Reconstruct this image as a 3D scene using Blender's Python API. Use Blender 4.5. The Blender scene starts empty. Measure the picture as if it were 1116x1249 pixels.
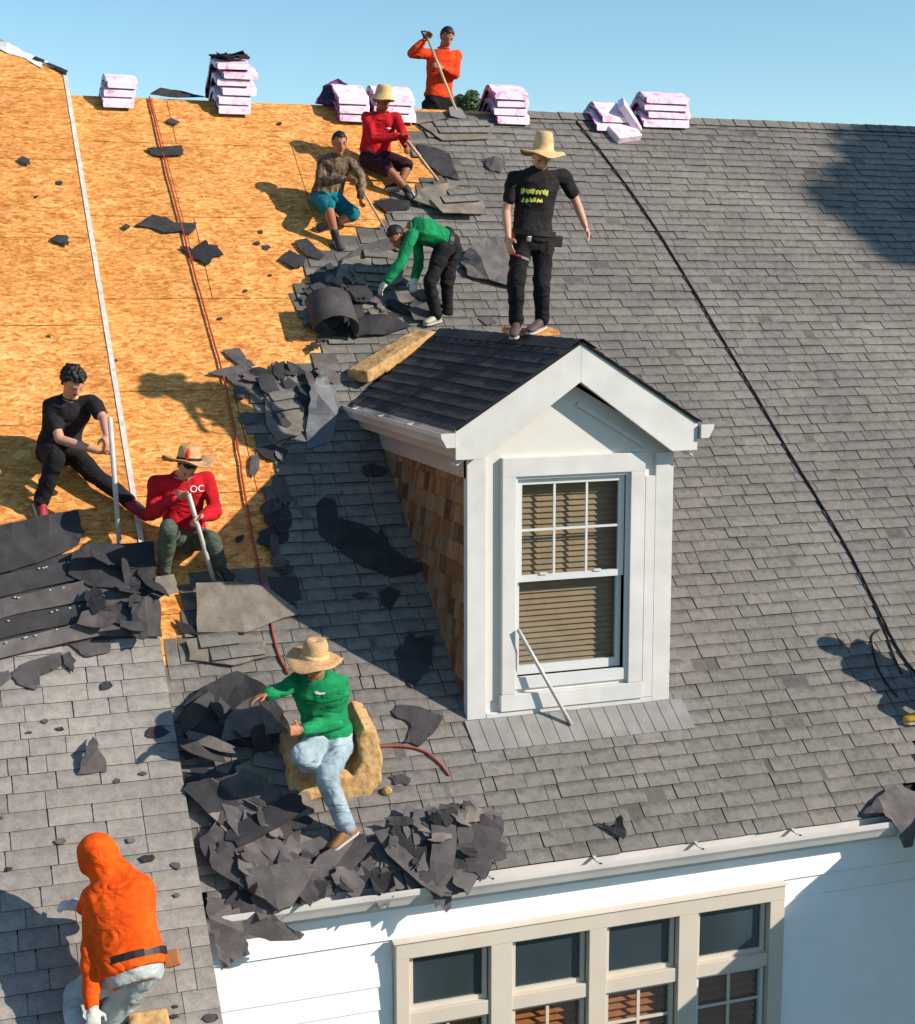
import bpy, bmesh, math, random
import numpy as np
from mathutils import Vector, Matrix, noise
from mathutils.bvhtree import BVHTree

random.seed(7)
RND = random.Random(11)
scene = bpy.context.scene
COL = scene.collection
rad = math.radians

# ------------------------------------------------------------------ camera, sky, sun, exposure
CAM = Vector((-3.6952, -10.2641, 3.2499))
YAW, PIT, ROL, FPX = rad(19.357), rad(8.647), rad(-0.092), 1810.73
PW, PH = 1116.0, 1249.0
_fw = Vector((math.sin(YAW)*math.cos(PIT), math.cos(YAW)*math.cos(PIT), -math.sin(PIT)))
_r0 = Vector((math.cos(YAW), -math.sin(YAW), 0)); _u0 = _r0.cross(_fw)
_rt = _r0*math.cos(ROL) + _u0*math.sin(ROL); _up = -_r0*math.sin(ROL) + _u0*math.cos(ROL)
cd = bpy.data.cameras.new('camera'); cam = bpy.data.objects.new('camera', cd); COL.objects.link(cam)
cam.matrix_world = Matrix((( _rt.x, _up.x, -_fw.x, CAM.x), (_rt.y, _up.y, -_fw.y, CAM.y), (_rt.z, _up.z, -_fw.z, CAM.z), (0, 0, 0, 1)))
cd.sensor_fit = 'HORIZONTAL'; cd.sensor_width = 36.0; cd.lens = 36.0*FPX/PW
cd.clip_start = 0.1; cd.clip_end = 3000
scene.camera = cam

SAZ, SEL = rad(54), rad(29)                       # sun: 54 deg round from the front of the house to the right, 29 deg high
SUN = Vector((math.sin(SAZ)*math.cos(SEL), -math.cos(SAZ)*math.cos(SEL), math.sin(SEL)))
world = bpy.data.worlds.new('World'); scene.world = world; world.use_nodes = True
wn = world.node_tree.nodes; wl = world.node_tree.links
bg = wn['Background']; sky = wn.new('ShaderNodeTexSky'); sky.sky_type = 'NISHITA'; sky.sun_disc = False
sky.sun_elevation = SEL; sky.sun_rotation = math.atan2(SUN.x, SUN.y)
sky.air_density = 1.0; sky.dust_density = 0.05; sky.ozone_density = 1.0; sky.altitude = 100
tn = wn.new('ShaderNodeMix'); tn.data_type = 'RGBA'; tn.blend_type = 'MULTIPLY'; tn.inputs[0].default_value = 1; tn.inputs[7].default_value = (.80, 1.0, 1.05, 1)
wl.new(sky.outputs[0], tn.inputs[6]); wl.new(tn.outputs[2], bg.inputs[0]); bg.inputs[1].default_value = 0.122
sl = bpy.data.lights.new('sun', 'SUN'); sl.energy = 5.0; sl.angle = rad(0.55); sl.color = (1.0, 0.90, 0.77)
so = bpy.data.objects.new('sun', sl); COL.objects.link(so)
so.rotation_euler = SUN.to_track_quat('Z', 'Y').to_euler(); so.location = (20, -20, 20)
vs = scene.view_settings
vs.view_transform = 'Standard'; vs.look = 'None'; vs.gamma = 1; vs.use_curve_mapping = False; vs.exposure = 0.32

# ------------------------------------------------------------------ the roof plane and measured points
ROOF = rad(40.198); TR = math.tan(ROOF); CR, SR = math.cos(ROOF), math.sin(ROOF)
RN = Vector((0, -SR, CR)); RV = Vector((0, CR, SR)); RX = Vector((1, 0, 0))
UPZ = Vector((0, 0, 1))
DW = 1.66                                        # dormer width
YR, YE, YW = 6.2014, -0.9507, -0.92             # ridge, eave, house wall
XR, DZ = -2.2268, 0.12                            # raised roof: its rake and its rise over the main roof
ZR = YR*TR
def ray(u, v): return _fw + _rt*((u-PW/2)/FPX) - _up*((v-PH/2)/FPX)
def proj(P):
    d = Vector(P)-CAM; z = d.dot(_fw)
    return PW/2+FPX*d.dot(_rt)/z, PH/2-FPX*d.dot(_up)/z
def onroof(u, v, h=0.0, lift=0.0):
    """measured point of the photo on the roof plane, h above it; lift = DZ on the raised roof"""
    r = ray(u, v); off = lift + h/CR
    return CAM + r*((CAM.y*TR+off-CAM.z)/(r.z-r.y*TR))
def ony(u, v, y):
    r = ray(u, v); return CAM + r*((y-CAM.y)/r.y)
def slope_pt(x, s, h=0.0, lift=0.0):
    """x along the ridge, s metres up the slope from y=0"""
    return Vector((x, s*CR, s*SR+lift)) + RN*h

def srgb(r, g, b):
    f = lambda c: (c/12.92 if c <= .04045 else ((c+.055)/1.055)**2.4)
    return (f(r/255), f(g/255), f(b/255), 1)

# ------------------------------------------------------------------ object helpers
def tag(o, label=None, cat=None, group=None, kind=None):
    if label: o['label'] = label
    if cat: o['category'] = cat
    if group: o['group'] = group
    if kind: o['kind'] = kind
    return o
def link(name, me, parent=None, mats=None):
    o = bpy.data.objects.new(name, me); COL.objects.link(o)
    if parent is not None: o.parent = parent
    if mats is not None and me is not None:
        for m in (mats if isinstance(mats, (list, tuple)) else [mats]): me.materials.append(m)
    return o
def empty(name, loc=(0, 0, 0)):
    """a thing's root; its children are built in world coordinates and shifted to the root"""
    o = bpy.data.objects.new(name, None); COL.objects.link(o); o.location = loc; o.empty_display_size = .1
    return o
class MB:
    def __init__(s): s.v = []; s.f = []; s.mi = []; s.uv = []; s.has_uv = False
    def add(s, vs_, fs, mi=0, uvs=None):
        b = len(s.v); s.v.extend([tuple(p) for p in vs_])
        for k, f in enumerate(fs):
            s.f.append([i+b for i in f]); s.mi.append(mi[k] if isinstance(mi, (list, tuple)) else mi)
            if uvs and uvs[k]: s.has_uv = True; s.uv.append(uvs[k])
            else: s.uv.append([(0.5, 0.5)]*len(f))
        return s
    def box(s, c, ax, ay, az, mi=0, bev=0):
        """c centre, ax ay az half-axis vectors"""
        c = Vector(c); ax, ay, az = Vector(ax), Vector(ay), Vector(az)
        P = [c+ax*i+ay*j+az*k for k in (-1, 1) for j in (-1, 1) for i in (-1, 1)]
        F = [(0, 2, 3, 1), (4, 5, 7, 6), (0, 1, 5, 4), (2, 6, 7, 3), (0, 4, 6, 2), (1, 3, 7, 5)]
        return s.add(P, F, mi)
    def bx(s, x0, x1, y0, y1, z0, z1, mi=0):
        return s.box(((x0+x1)/2, (y0+y1)/2, (z0+z1)/2), ((x1-x0)/2, 0, 0), (0, (y1-y0)/2, 0), (0, 0, (z1-z0)/2), mi)
    def prism(s, pts, d, mi=0, side_mi=None):
        """pts a planar polygon, d extrusion vector"""
        n = len(pts); d = Vector(d); A = [Vector(p) for p in pts]; B = [p+d for p in A]
        F = [list(range(n))[::-1], [n+i for i in range(n)]] + [(i, (i+1) % n, n+(i+1) % n, n+i) for i in range(n)]
        M = [mi, mi] + [mi if side_mi is None else side_mi]*n
        return s.add(A+B, F, M)
    def loft(s, rings, cap=True, mi=0):
        n = len(rings[0]); V = [p for r in rings for p in r]; F = []
        for a in range(len(rings)-1):
            for i in range(n):
                j = (i+1) % n; F.append((a*n+i, a*n+j, (a+1)*n+j, (a+1)*n+i))
        if cap:
            F.append(list(range(n))[::-1]); F.append([(len(rings)-1)*n+i for i in range(n)])
        return s.add(V, F, mi)
    def tube(s, path, r, n=8, mi=0, cap=True):
        path = [Vector(p) for p in path]; rings = []; R = r if isinstance(r, (list, tuple)) else [r]*len(path)
        ref = None
        for i, p in enumerate(path):
            t = (path[min(i+1, len(path)-1)]-path[max(i-1, 0)]).normalized()
            if ref is None: ref = t.orthogonal().normalized()
            a = (ref - t*ref.dot(t)).normalized(); ref = a; b = t.cross(a)
            rings.append([p+(a*math.cos(2*math.pi*k/n)+b*math.sin(2*math.pi*k/n))*R[i] for k in range(n)])
        return s.loft(rings, cap, mi)
    def ell(s, c, ax, ay, az, nu=14, nv=9, mi=0):
        c = Vector(c); rings = []
        for j in range(nv+1):
            t = -math.pi/2+math.pi*j/nv; t = max(-1.52, min(1.52, t))
            rings.append([c+Vector(ax)*math.cos(t)*math.cos(2*math.pi*k/nu)+Vector(ay)*math.cos(t)*math.sin(2*math.pi*k/nu)+Vector(az)*math.sin(t) for k in range(nu)])
        return s.loft(rings, True, mi)
    def mesh(s, name):
        me = bpy.data.meshes.new(name); me.from_pydata(s.v, [], s.f)
        me.polygons.foreach_set('material_index', s.mi)
        if s.has_uv:
            l = me.uv_layers.new(name='UVMap'); flat = [c for f in s.uv for q in f for c in q]
            l.data.foreach_set('uv', flat)
        me.update(); return me
    def build(s, name, mats, parent=None, smooth=False, fix=True):
        me = s.mesh(name)
        if fix: fixn(me)
        if smooth: me.polygons.foreach_set('use_smooth', [True]*len(me.polygons))
        o = link(name, me, parent, mats)
        if parent is not None: o.matrix_parent_inverse = Matrix.Translation(-Vector(parent.location)) if parent.parent is None else Matrix.Identity(4)
        return o
def fixn(me):
    bm = bmesh.new(); bm.from_mesh(me); bmesh.ops.recalc_face_normals(bm, faces=bm.faces); bm.to_mesh(me); bm.free()
def bevel(o, w, seg=2):
    m = o.modifiers.new('soft_edge', 'BEVEL'); m.width = w; m.segments = seg; m.limit_method = 'ANGLE'; m.angle_limit = rad(40); return o

# ------------------------------------------------------------------ materials
def mat(name, col=(.5, .5, .5, 1), rough=.8, metal=0.0, spec=.3):
    m = bpy.data.materials.new(name); m.use_nodes = True
    b = m.node_tree.nodes['Principled BSDF']
    b.inputs['Base Color'].default_value = col; b.inputs['Roughness'].default_value = rough
    b.inputs['Metallic'].default_value = metal; b.inputs['Specular IOR Level'].default_value = spec
    return m
class NT:
    def __init__(s, m): s.m = m; s.t = m.node_tree; s.b = s.t.nodes['Principled BSDF']
    def n(s, typ, **kw):
        x = s.t.nodes.new(typ)
        for k, v in kw.items():
            if k.startswith('i_'):
                key = k[2:]; key = int(key) if key.isdigit() else key.replace('_', ' ')
                x.inputs[key].default_value = v
            else: setattr(x, k, v)
        return x
    def l(s, a, b): s.t.links.new(a, b)
    def coord(s, scale=(1, 1, 1), rot=(0, 0, 0), kind='pos'):
        if kind == 'pos': src = s.n('ShaderNodeNewGeometry').outputs['Position']
        else: src = s.n('ShaderNodeTexCoord').outputs[kind]
        mp = s.n('ShaderNodeMapping'); mp.inputs['Scale'].default_value = scale; mp.inputs['Rotation'].default_value = rot
        s.l(src, mp.inputs[0]); return mp.outputs[0]
    def noise(s, vec, scale, detail=3, rough=.55, dist=0):
        x = s.n('ShaderNodeTexNoise'); x.inputs['Scale'].default_value = scale; x.inputs['Detail'].default_value = detail
        x.inputs['Roughness'].default_value = rough; x.inputs['Distortion'].default_value = dist; s.l(vec, x.inputs['Vector']); return x
    def ramp(s, fac, stops):
        r = s.n('ShaderNodeValToRGB'); e = r.color_ramp.elements
        while len(e) < len(stops): e.new(.5)
        for k, (p, c) in enumerate(stops): e[k].position = p; e[k].color = c
        s.l(fac, r.inputs[0]); return r.outputs[0]
    def mix(s, fac, a, b, mode='MIX'):
        x = s.n('ShaderNodeMix', data_type='RGBA', blend_type=mode)
        for k, q in ((0, fac), (6, a), (7, b)):
            if hasattr(q, 'is_linked'): s.l(q, x.inputs[k])
            else: x.inputs[k].default_value = q
        return x.outputs[2]
    def math(s, op, a, b=0.0):
        x = s.n('ShaderNodeMath', operation=op)
        for k, q in ((0, a), (1, b)):
            if hasattr(q, 'is_linked'): s.l(q, x.inputs[k])
            else: x.inputs[k].default_value = q
        return x.outputs[0]
    def bump(s, h, strength=.3, dist=.01):
        x = s.n('ShaderNodeBump'); x.inputs['Strength'].default_value = strength; x.inputs['Distance'].default_value = dist
        s.l(h, x.inputs['Height']); s.l(x.outputs[0], s.b.inputs['Normal'])
    def base(s, c): s.l(c, s.b.inputs['Base Color'])
def g(v): return (v, v, v, 1)
def tint(c, k): return (c[0]*k, c[1]*k, c[2]*k, 1)

def shingle_mat(name, c0, c1, c2, band=.35):
    """granule-covered asphalt shingle: each its own tone, a darker blend band at its upper side, stains and granules"""
    m = mat(name, rough=.93, spec=.15); t = NT(m)
    isl = t.n('ShaderNodeNewGeometry').outputs['Random Per Island']; ob = t.n('ShaderNodeObjectInfo').outputs['Random']
    r = t.math('FRACT', t.math('ADD', isl, ob))
    col = t.ramp(r, [(0, c0), (.5, c1), (1, c2)])
    pos = t.coord()
    big = t.noise(pos, .9, 4).outputs[0]
    col = t.mix(1, col, t.ramp(big, [(.3, g(.80)), (.7, g(1.12))]), 'MULTIPLY')
    blo = t.noise(pos, 15, 5, .7).outputs[0]
    col = t.mix(1, col, t.ramp(blo, [(.34, g(.78)), (.58, g(1.06))]), 'MULTIPLY')
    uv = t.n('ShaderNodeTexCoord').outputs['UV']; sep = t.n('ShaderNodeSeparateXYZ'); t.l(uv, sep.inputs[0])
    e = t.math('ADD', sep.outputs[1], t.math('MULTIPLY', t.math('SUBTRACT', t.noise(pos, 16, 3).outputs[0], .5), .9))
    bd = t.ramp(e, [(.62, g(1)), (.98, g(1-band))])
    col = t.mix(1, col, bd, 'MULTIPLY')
    gr = t.noise(pos, 260, 2, .7).outputs[0]
    col = t.mix(1, col, t.ramp(gr, [(.3, g(.62)), (.7, g(1.36))]), 'MULTIPLY')
    t.base(col); t.bump(gr, .6, .005)
    return m
M = {}
M['shingle'] = shingle_mat('grey_asphalt_shingle', srgb(121, 117, 112), srgb(126, 121, 116), srgb(131, 126, 120), .36)
M['shingle_old'] = shingle_mat('pale_weathered_shingle', srgb(144, 138, 132), srgb(151, 145, 138), srgb(158, 151, 143), .14)
M['shingle_dark'] = shingle_mat('charcoal_shingle', srgb(66, 66, 70), srgb(76, 75, 78), srgb(88, 86, 88), .25)
M['edge'] = mat('asphalt_cut_edge', g(.018), .9, spec=.2)
def torn_mat(name, a, b, rough=.85):
    m = mat(name, rough=rough, spec=.25); t = NT(m); pos = t.coord()
    ob = t.n('ShaderNodeObjectInfo').outputs['Random']
    col = t.mix(ob, a, b)
    n1 = t.noise(pos, 7, 5, .6).outputs[0]
    col = t.mix(1, col, t.ramp(n1, [(.3, g(.65)), (.7, g(1.25))]), 'MULTIPLY')
    gr = t.noise(pos, 180, 2, .7).outputs[0]
    col = t.mix(1, col, t.ramp(gr, [(.3, g(.8)), (.7, g(1.2))]), 'MULTIPLY')
    t.base(col); t.bump(gr, .4, .004); return m
M['torn'] = torn_mat('torn_shingle_back', srgb(66, 62, 64), srgb(104, 98, 96))
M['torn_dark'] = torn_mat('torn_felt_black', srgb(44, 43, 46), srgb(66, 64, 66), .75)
M['torn_brown'] = torn_mat('worn_shingle_brown', srgb(116, 107, 97), srgb(128, 119, 108))
def osb_mat():
    m = mat('oriented_strand_board', rough=.75, spec=.25); t = NT(m)
    ob = t.n('ShaderNodeObjectInfo').outputs['Random']
    pos = t.coord()
    sl_ = t.n('ShaderNodeVectorRotate', rotation_type='X_AXIS'); sl_.inputs['Angle'].default_value = -ROOF; t.l(pos, sl_.inputs[0])
    wob = t.noise(sl_.outputs[0], 3.0, 3); add = t.n('ShaderNodeMix', data_type='VECTOR'); add.inputs[0].default_value = .10
    t.l(sl_.outputs[0], add.inputs[4]); t.l(wob.outputs[1], add.inputs[5])
    def flakes(sx, sy, ang, sc):
        mp = t.n('ShaderNodeMapping'); mp.inputs['Rotation'].default_value = (0, 0, ang); mp.inputs['Scale'].default_value = (sx, sy, 1)
        t.l(add.outputs[1], mp.inputs[0]); v = t.n('ShaderNodeTexVoronoi'); v.inputs['Scale'].default_value = sc; v.inputs['Randomness'].default_value = 1
        t.l(mp.outputs[0], v.inputs['Vector']); s = t.n('ShaderNodeSeparateColor'); t.l(v.outputs['Color'], s.inputs[0]); return s.outputs[0]
    a = flakes(1, 2.6, .25, 17); b = flakes(1, 2.3, -.85, 24); c = flakes(1, 2.2, 1.2, 34)
    f = t.math('ADD', t.math('MULTIPLY', a, .42), t.math('ADD', t.math('MULTIPLY', b, .33), t.math('MULTIPLY', c, .25)))
    col = t.ramp(f, [(.2, srgb(184, 116, 56)), (.36, srgb(210, 142, 74)), (.55, srgb(224, 160, 90)), (.82, srgb(240, 190, 124))])
    big = t.noise(pos, 1.1, 4).outputs[0]
    col = t.mix(1, col, t.ramp(big, [(.3, (.86, .80, .72, 1)), (.7, (1.06, 1.04, 1.02, 1))]), 'MULTIPLY')
    col = t.mix(1, col, t.ramp(ob, [(0, (.93, .90, .86, 1)), (1, (1.05, 1.05, 1.05, 1))]), 'MULTIPLY')
    sp = t.noise(pos, 34, 3, .7).outputs[0]
    col = t.mix(t.ramp(sp, [(.60, g(0)), (.72, g(.75))]), col, srgb(120, 66, 26))
    md = t.noise(pos, 5.5, 4, .6).outputs[0]
    col = t.mix(1, col, t.ramp(md, [(.32, (.84, .79, .73, 1)), (.62, (1.04, 1.03, 1.02, 1))]), 'MULTIPLY')
    fl = t.noise(pos, 90, 2, .6).outputs[0]
    col = t.mix(1, col, t.ramp(fl, [(.3, g(.82)), (.65, g(1.08))]), 'MULTIPLY')
    t.base(col); t.bump(f, .35, .004); return m
M['osb'] = osb_mat()
M['deck'] = mat('roof_deck_felt', srgb(34, 32, 33), .9)
def paint(name, c, rough=.5, var=.06, sc=3):
    m = mat(name, c, rough, spec=.4); t = NT(m); n = t.noise(t.coord(), sc, 5, .6).outputs[0]
    t.base(t.mix(1, c, t.ramp(n, [(.3, g(1-var*1.6)), (.7, g(1+var*.4))]), 'MULTIPLY')); return m
M['white'] = paint('white_trim_paint', srgb(211, 208, 204), .5, .09, 4)
M['white_wall'] = paint('white_siding_paint', srgb(248, 248, 247), .55, .04)
M['cream'] = paint('cream_wall_board', srgb(212, 208, 201), .6, .04)
M['gutter'] = paint('white_gutter_metal', srgb(214, 209, 203), .35, .12, 2)
M['gutter_inner'] = paint('gutter_trough_dirt', srgb(196, 190, 182), .6, .25, 5)
M['sash'] = paint('window_sash_vinyl', srgb(208, 208, 207), .35, .03)
M['beige'] = paint('beige_window_trim', srgb(205, 194, 178), .5, .05)
M['flash'] = paint('grey_apron_flashing', srgb(136, 133, 129), .6, .15, 6)
M['metal'] = paint('pale_sheet_metal', srgb(104, 106, 110), .6, .2, 9)
M['soffit'] = paint('brown_frieze_paint', srgb(188, 168, 156), .6, .1)
def cedar_mat():
    m = mat('weathered_cedar', rough=.85, spec=.15); t = NT(m)
    ob = t.n('ShaderNodeObjectInfo').outputs['Random']
    col = t.ramp(ob, [(0, srgb(98, 68, 48)), (.35, srgb(142, 100, 68)), (.7, srgb(168, 126, 88)), (1, srgb(136, 116, 98))])
    gr = t.noise(t.coord((30, 30, 2.2)), 3, 4, .65).outputs[0]
    col = t.mix(1, col, t.ramp(gr, [(.3, g(.45)), (.68, g(1.2))]), 'MULTIPLY'); t.base(col); t.bump(gr, .5, .006); return m
M['cedar'] = cedar_mat()
def glass_mat():
    m = bpy.data.materials.new('window_glass'); m.use_nodes = True; t = m.node_tree; t.nodes.clear()
    o = t.nodes.new('ShaderNodeOutputMaterial'); mx = t.nodes.new('ShaderNodeMixShader'); tr = t.nodes.new('ShaderNodeBsdfTransparent'); gl = t.nodes.new('ShaderNodeBsdfGlossy')
    tr.inputs[0].default_value = (.95, .97, .97, 1); gl.inputs['Roughness'].default_value = .02; gl.inputs[0].default_value = (.9, .95, 1, 1)
    lw = t.nodes.new('ShaderNodeLayerWeight'); lw.inputs[0].default_value = .5
    pw = t.nodes.new('ShaderNodeMath'); pw.operation = 'POWER'; pw.inputs[1].default_value = 4
    ad = t.nodes.new('ShaderNodeMath'); ad.operation = 'MULTIPLY_ADD'; ad.inputs[1].default_value = .8; ad.inputs[2].default_value = .05
    t.links.new(lw.outputs['Facing'], pw.inputs[0]); t.links.new(pw.outputs[0], ad.inputs[0]); t.links.new(ad.outputs[0], mx.inputs[0]); t.links.new(tr.outputs[0], mx.inputs[1]); t.links.new(gl.outputs[0], mx.inputs[2]); t.links.new(mx.outputs[0], o.inputs[0])
    return m
M['glass'] = glass_mat()
def painted_reflection_glass():  # dark transom glass, its sky reflection painted in as cloudy blue-grey tones
    m = mat('transom_glass_painted_reflection', srgb(40, 50, 54), .12, spec=.8); t = NT(m)
    n = t.noise(t.coord((1, 1, .6)), 1.3, 2, .5).outputs[0]
    t.base(t.ramp(n, [(.3, srgb(34, 42, 44)), (.55, srgb(50, 62, 68)), (.8, srgb(72, 88, 98))])); return m
M['pane'] = painted_reflection_glass()
M['room'] = mat('dark_room', g(.02), .9)
M['blind'] = paint('tan_wood_blind', srgb(150, 120, 84), .5, .15, 8)
M['shutter'] = paint('orange_wood_shutter', srgb(164, 98, 52), .45, .15, 8)
M['rope_white'] = paint('white_drip_edge', srgb(214, 206, 196), .5, .2, 14)
M['hose'] = mat('red_air_hose', srgb(164, 62, 42), .45, spec=.5)
M['cable'] = mat('black_safety_rope', srgb(36, 34, 34), .85)
M['pole'] = paint('pale_aluminium_pole', srgb(200, 196, 192), .35, .15, 12)
M['steel'] = mat('worn_steel', srgb(150, 145, 140), .4, .6)
M['wood'] = paint('ash_tool_handle', srgb(206, 176, 140), .6, .15, 12)
M['black_plastic'] = mat('black_plastic', srgb(26, 26, 28), .5)
def foam_mat():
    m = mat('tan_foam', rough=.95, spec=.1); t = NT(m); n = t.noise(t.coord(), 14, 5, .7).outputs[0]
    t.base(t.ramp(n, [(.28, srgb(134, 96, 60)), (.42, srgb(184, 144, 96)), (.7, srgb(206, 170, 122))])); t.bump(n, .7, .02); return m
M['foam'] = foam_mat()
def straw_mat(name, a, b):
    m = mat(name, rough=.8, spec=.2); t = NT(m); pos = t.coord((1, 1, 2.4))
    n = t.noise(pos, 60, 3, .7).outputs[0]; n2 = t.noise(pos, 8, 3).outputs[0]
    c = t.ramp(n, [(.3, a), (.7, b)]); t.base(t.mix(1, c, t.ramp(n2, [(.3, g(.85)), (.7, g(1.06))]), 'MULTIPLY')); t.bump(n, .5, .004); return m
M['straw'] = straw_mat('pale_straw', srgb(186, 150, 98), srgb(232, 204, 152))
M['straw_tan'] = straw_mat('tan_palm_straw', srgb(168, 126, 86), srgb(216, 178, 132))
def cloth(name, c, var=.18, sc=26, rough=.9, stripe=None):
    m = mat(name, c, rough, spec=.15); t = NT(m); pos = t.coord(kind='Object')
    n = t.noise(pos, sc, 4, .6).outputs[0]
    col = t.mix(1, c, t.ramp(n, [(.3, g(1-var)), (.7, g(1+var*.6))]), 'MULTIPLY')
    if stripe:
        n3 = t.noise(t.coord(stripe[1], kind='Object'), stripe[2], 3, .6).outputs[0]
        col = t.mix(t.ramp(n3, [(.45, g(0)), (.58, g(1))]), col, stripe[0])
    du = t.noise(pos, 4.5, 5, .65).outputs[0]; col = t.mix(1, col, t.ramp(du, [(.36, g(.70)), (.60, g(1.06))]), 'MULTIPLY')
    wv = t.noise(pos, 420, 1).outputs[0]
    wr = t.noise(t.coord((1, 1, 1.8), kind='Object'), 4.2, 2, .45, 1.2).outputs[0]; rg_ = t.math('ABSOLUTE', t.math('SUBTRACT', wr, .5))
    hh = t.math('ADD', t.math('MULTIPLY', rg_, 4.0), t.math('MULTIPLY', wv, .06))
    t.base(col); t.bump(hh, .55, .022); return m
def skin(name, c):
    m = mat(name, c, .55, spec=.35); t = NT(m); n = t.noise(t.coord(kind='Object'), 18, 4, .6).outputs[0]
    t.base(t.mix(1, c, t.ramp(n, [(.3, (.86, .82, .8, 1)), (.7, (1.05, 1.04, 1.03, 1))]), 'MULTIPLY'))
    t.b.inputs['Subsurface Weight'].default_value = .08; t.b.inputs['Subsurface Radius'].default_value = (.02, .008, .004); return m
M['skin'] = skin('tanned_skin', srgb(170, 112, 84)); M['skin_light'] = skin('light_skin', srgb(206, 152, 128)); M['skin_brown'] = skin('brown_skin', srgb(146, 92, 66))
M['hair'] = mat('black_hair', srgb(24, 20, 19), .6, spec=.4)
M['eye'] = mat('dark_eye', srgb(24, 16, 12), .2); M['lip'] = mat('lips', srgb(130, 70, 60), .5)
for k, v in dict(black_tee=(42, 39, 40), black_pants=(38, 36, 38), red=(196, 32, 42), green=(28, 136, 84), orange=(238, 74, 34), hivis=(255, 92, 22),
                 maroon=(58, 34, 40), olive=(88, 98, 86), navy=(34, 36, 44), teal=(28, 118, 130), shirt_black=(44, 42, 46)).items(): M[k] = cloth(k+'_cloth', srgb(*v))
M['jeans'] = cloth('pale_blue_jeans', srgb(158, 176, 186), .22, 12)
M['jeans_dust'] = cloth('dusty_pale_jeans', srgb(176, 184, 182), .22, 10)
M['camo'] = cloth('brown_striped_cloth', srgb(134, 112, 90), .2, 14, stripe=(srgb(84, 66, 54), (16, 16, 2), 2.2))
M['glove'] = cloth('pale_glove', srgb(214, 210, 200), .15); M['glove_dark'] = cloth('dark_glove', srgb(60, 56, 52), .15)
M['boot'] = paint('tan_work_boot', srgb(160, 112, 68), .7, .2, 12); M['boot_dark'] = paint('dark_boot', srgb(44, 38, 38), .6, .2, 12)
M['boot_brown'] = paint('brown_boot', srgb(92, 74, 70), .7, .2, 12); M['shoe_red'] = paint('red_sport_shoe', srgb(150, 24, 40), .6, .2, 12); M['shoe_pale'] = paint('pale_canvas_shoe', srgb(196, 194, 160), .8, .2, 12)
M['boot_yellow'] = paint('yellow_boot', srgb(206, 160, 40), .6, .2, 12)
M['sealant'] = mat('sealant', srgb(176, 174, 170), .6)
M['sole'] = mat('shoe_sole', srgb(190, 182, 172), .8); M['belt'] = mat('black_belt', srgb(36, 32, 32), .5); M['leather'] = paint('tan_leather', srgb(176, 116, 62), .7, .2, 10)
M['print_yellow'] = mat('yellow_print', srgb(206, 206, 92), .8); M['print_white'] = mat('white_print', srgb(235, 232, 230), .8)
M['band_black'] = mat('hat_band', srgb(30, 26, 26), .7); M['feather_red'] = mat('red_feather', srgb(214, 46, 36), .8)
def wrap_mat(name, a, b, lo, hi, sc, rough=.3):
    m = mat(name, rough=rough, spec=.5); t = NT(m); n = t.noise(t.coord((1, 1.6, 1)), sc, 4, .6, .6).outputs[0]
    t.base(t.ramp(n, [(lo, a), (hi, b)])); t.bump(t.noise(t.coord(), 22, 4).outputs[0], .35, .01); return m
M['wrap'] = wrap_mat('pale_pink_wrapper', srgb(240, 218, 232), srgb(206, 98, 170), .52, .74, 9)
M['wrap_side'] = wrap_mat('printed_shaded_wrapper_side', srgb(44, 34, 52), srgb(190, 70, 150), .5, .62, 9)  # magenta print is real; the near-black base is painted shadow of the left sides
M['wrap_magenta'] = wrap_mat('magenta_wrapper_print', srgb(196, 62, 150), srgb(240, 214, 232), .45, .6, 12)
M['underlay'] = wrap_mat('white_underlayment', srgb(226, 226, 224), srgb(120, 120, 124), .56, .66, 9)
M['leaf'] = mat('tree_leaf', srgb(70, 92, 44), .7); M['bark'] = mat('tree_bark', srgb(74, 60, 48), .9)
def leaf_mat():
    t = NT(M['leaf']); r = t.n('ShaderNodeNewGeometry').outputs['Random Per Island']
    t.base(t.ramp(r, [(0, srgb(58, 76, 48)), (.6, srgb(92, 110, 68)), (1, srgb(124, 138, 92))]))
leaf_mat()
def grass_mat():
    m = mat('lawn', rough=.95, spec=.1); t = NT(m); p = t.coord(); n = t.noise(p, .5, 5).outputs[0]
    t.base(t.ramp(n, [(.3, srgb(56, 60, 44)), (.7, srgb(78, 80, 60))])); return m
M['grass'] = grass_mat()

# ------------------------------------------------------------------ ground, roofs and their boards and shingles
b = MB(); n = 48
b.add([(0, 0, -6.2)]+[(1200*math.cos(2*math.pi*k/n), 1200*math.sin(2*math.pi*k/n), -6.2) for k in range(n)], [(0, k+1, (k+1) % n+1) for k in range(n)])
tag(b.build('ground', M['grass']), kind='structure')

SE = YE/CR                                        # slope coordinate of the eave
SRG = YR/CR                                       # and of the ridge
XE = 12.0                                         # far end of the ridge
def quad_sheet(name, pts, m, parent=None):
    return MB().add(pts, [tuple(range(len(pts)))]).build(name, m, parent, fix=False)
mr = MB()
mr.prism([slope_pt(XR-.3, SE+.02, -.03), slope_pt(XE, SE+.02, -.03), slope_pt(XE, SRG, -.03), slope_pt(XR-.3, SRG, -.03)], RN*-.05)
mr.prism([(XR-.3, YR, ZR-.04), (XE, YR, ZR-.04), (XE, YR+7.2, ZR-.04-7.2*TR), (XR-.3, YR+7.2, ZR-.04-7.2*TR)], (0, -.04, -.05))
main_roof = tag(mr.build('main_roof', M['deck']), kind='structure')

def pip(p, poly):
    x, y = p; c = False; j = len(poly)-1
    for i in range(len(poly)):
        xi, yi = poly[i]; xj, yj = poly[j]
        if (yi > y) != (yj > y) and x < (xj-xi)*(y-yi)/(yj-yi)+xi: c = not c
        j = i
    return c
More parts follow.
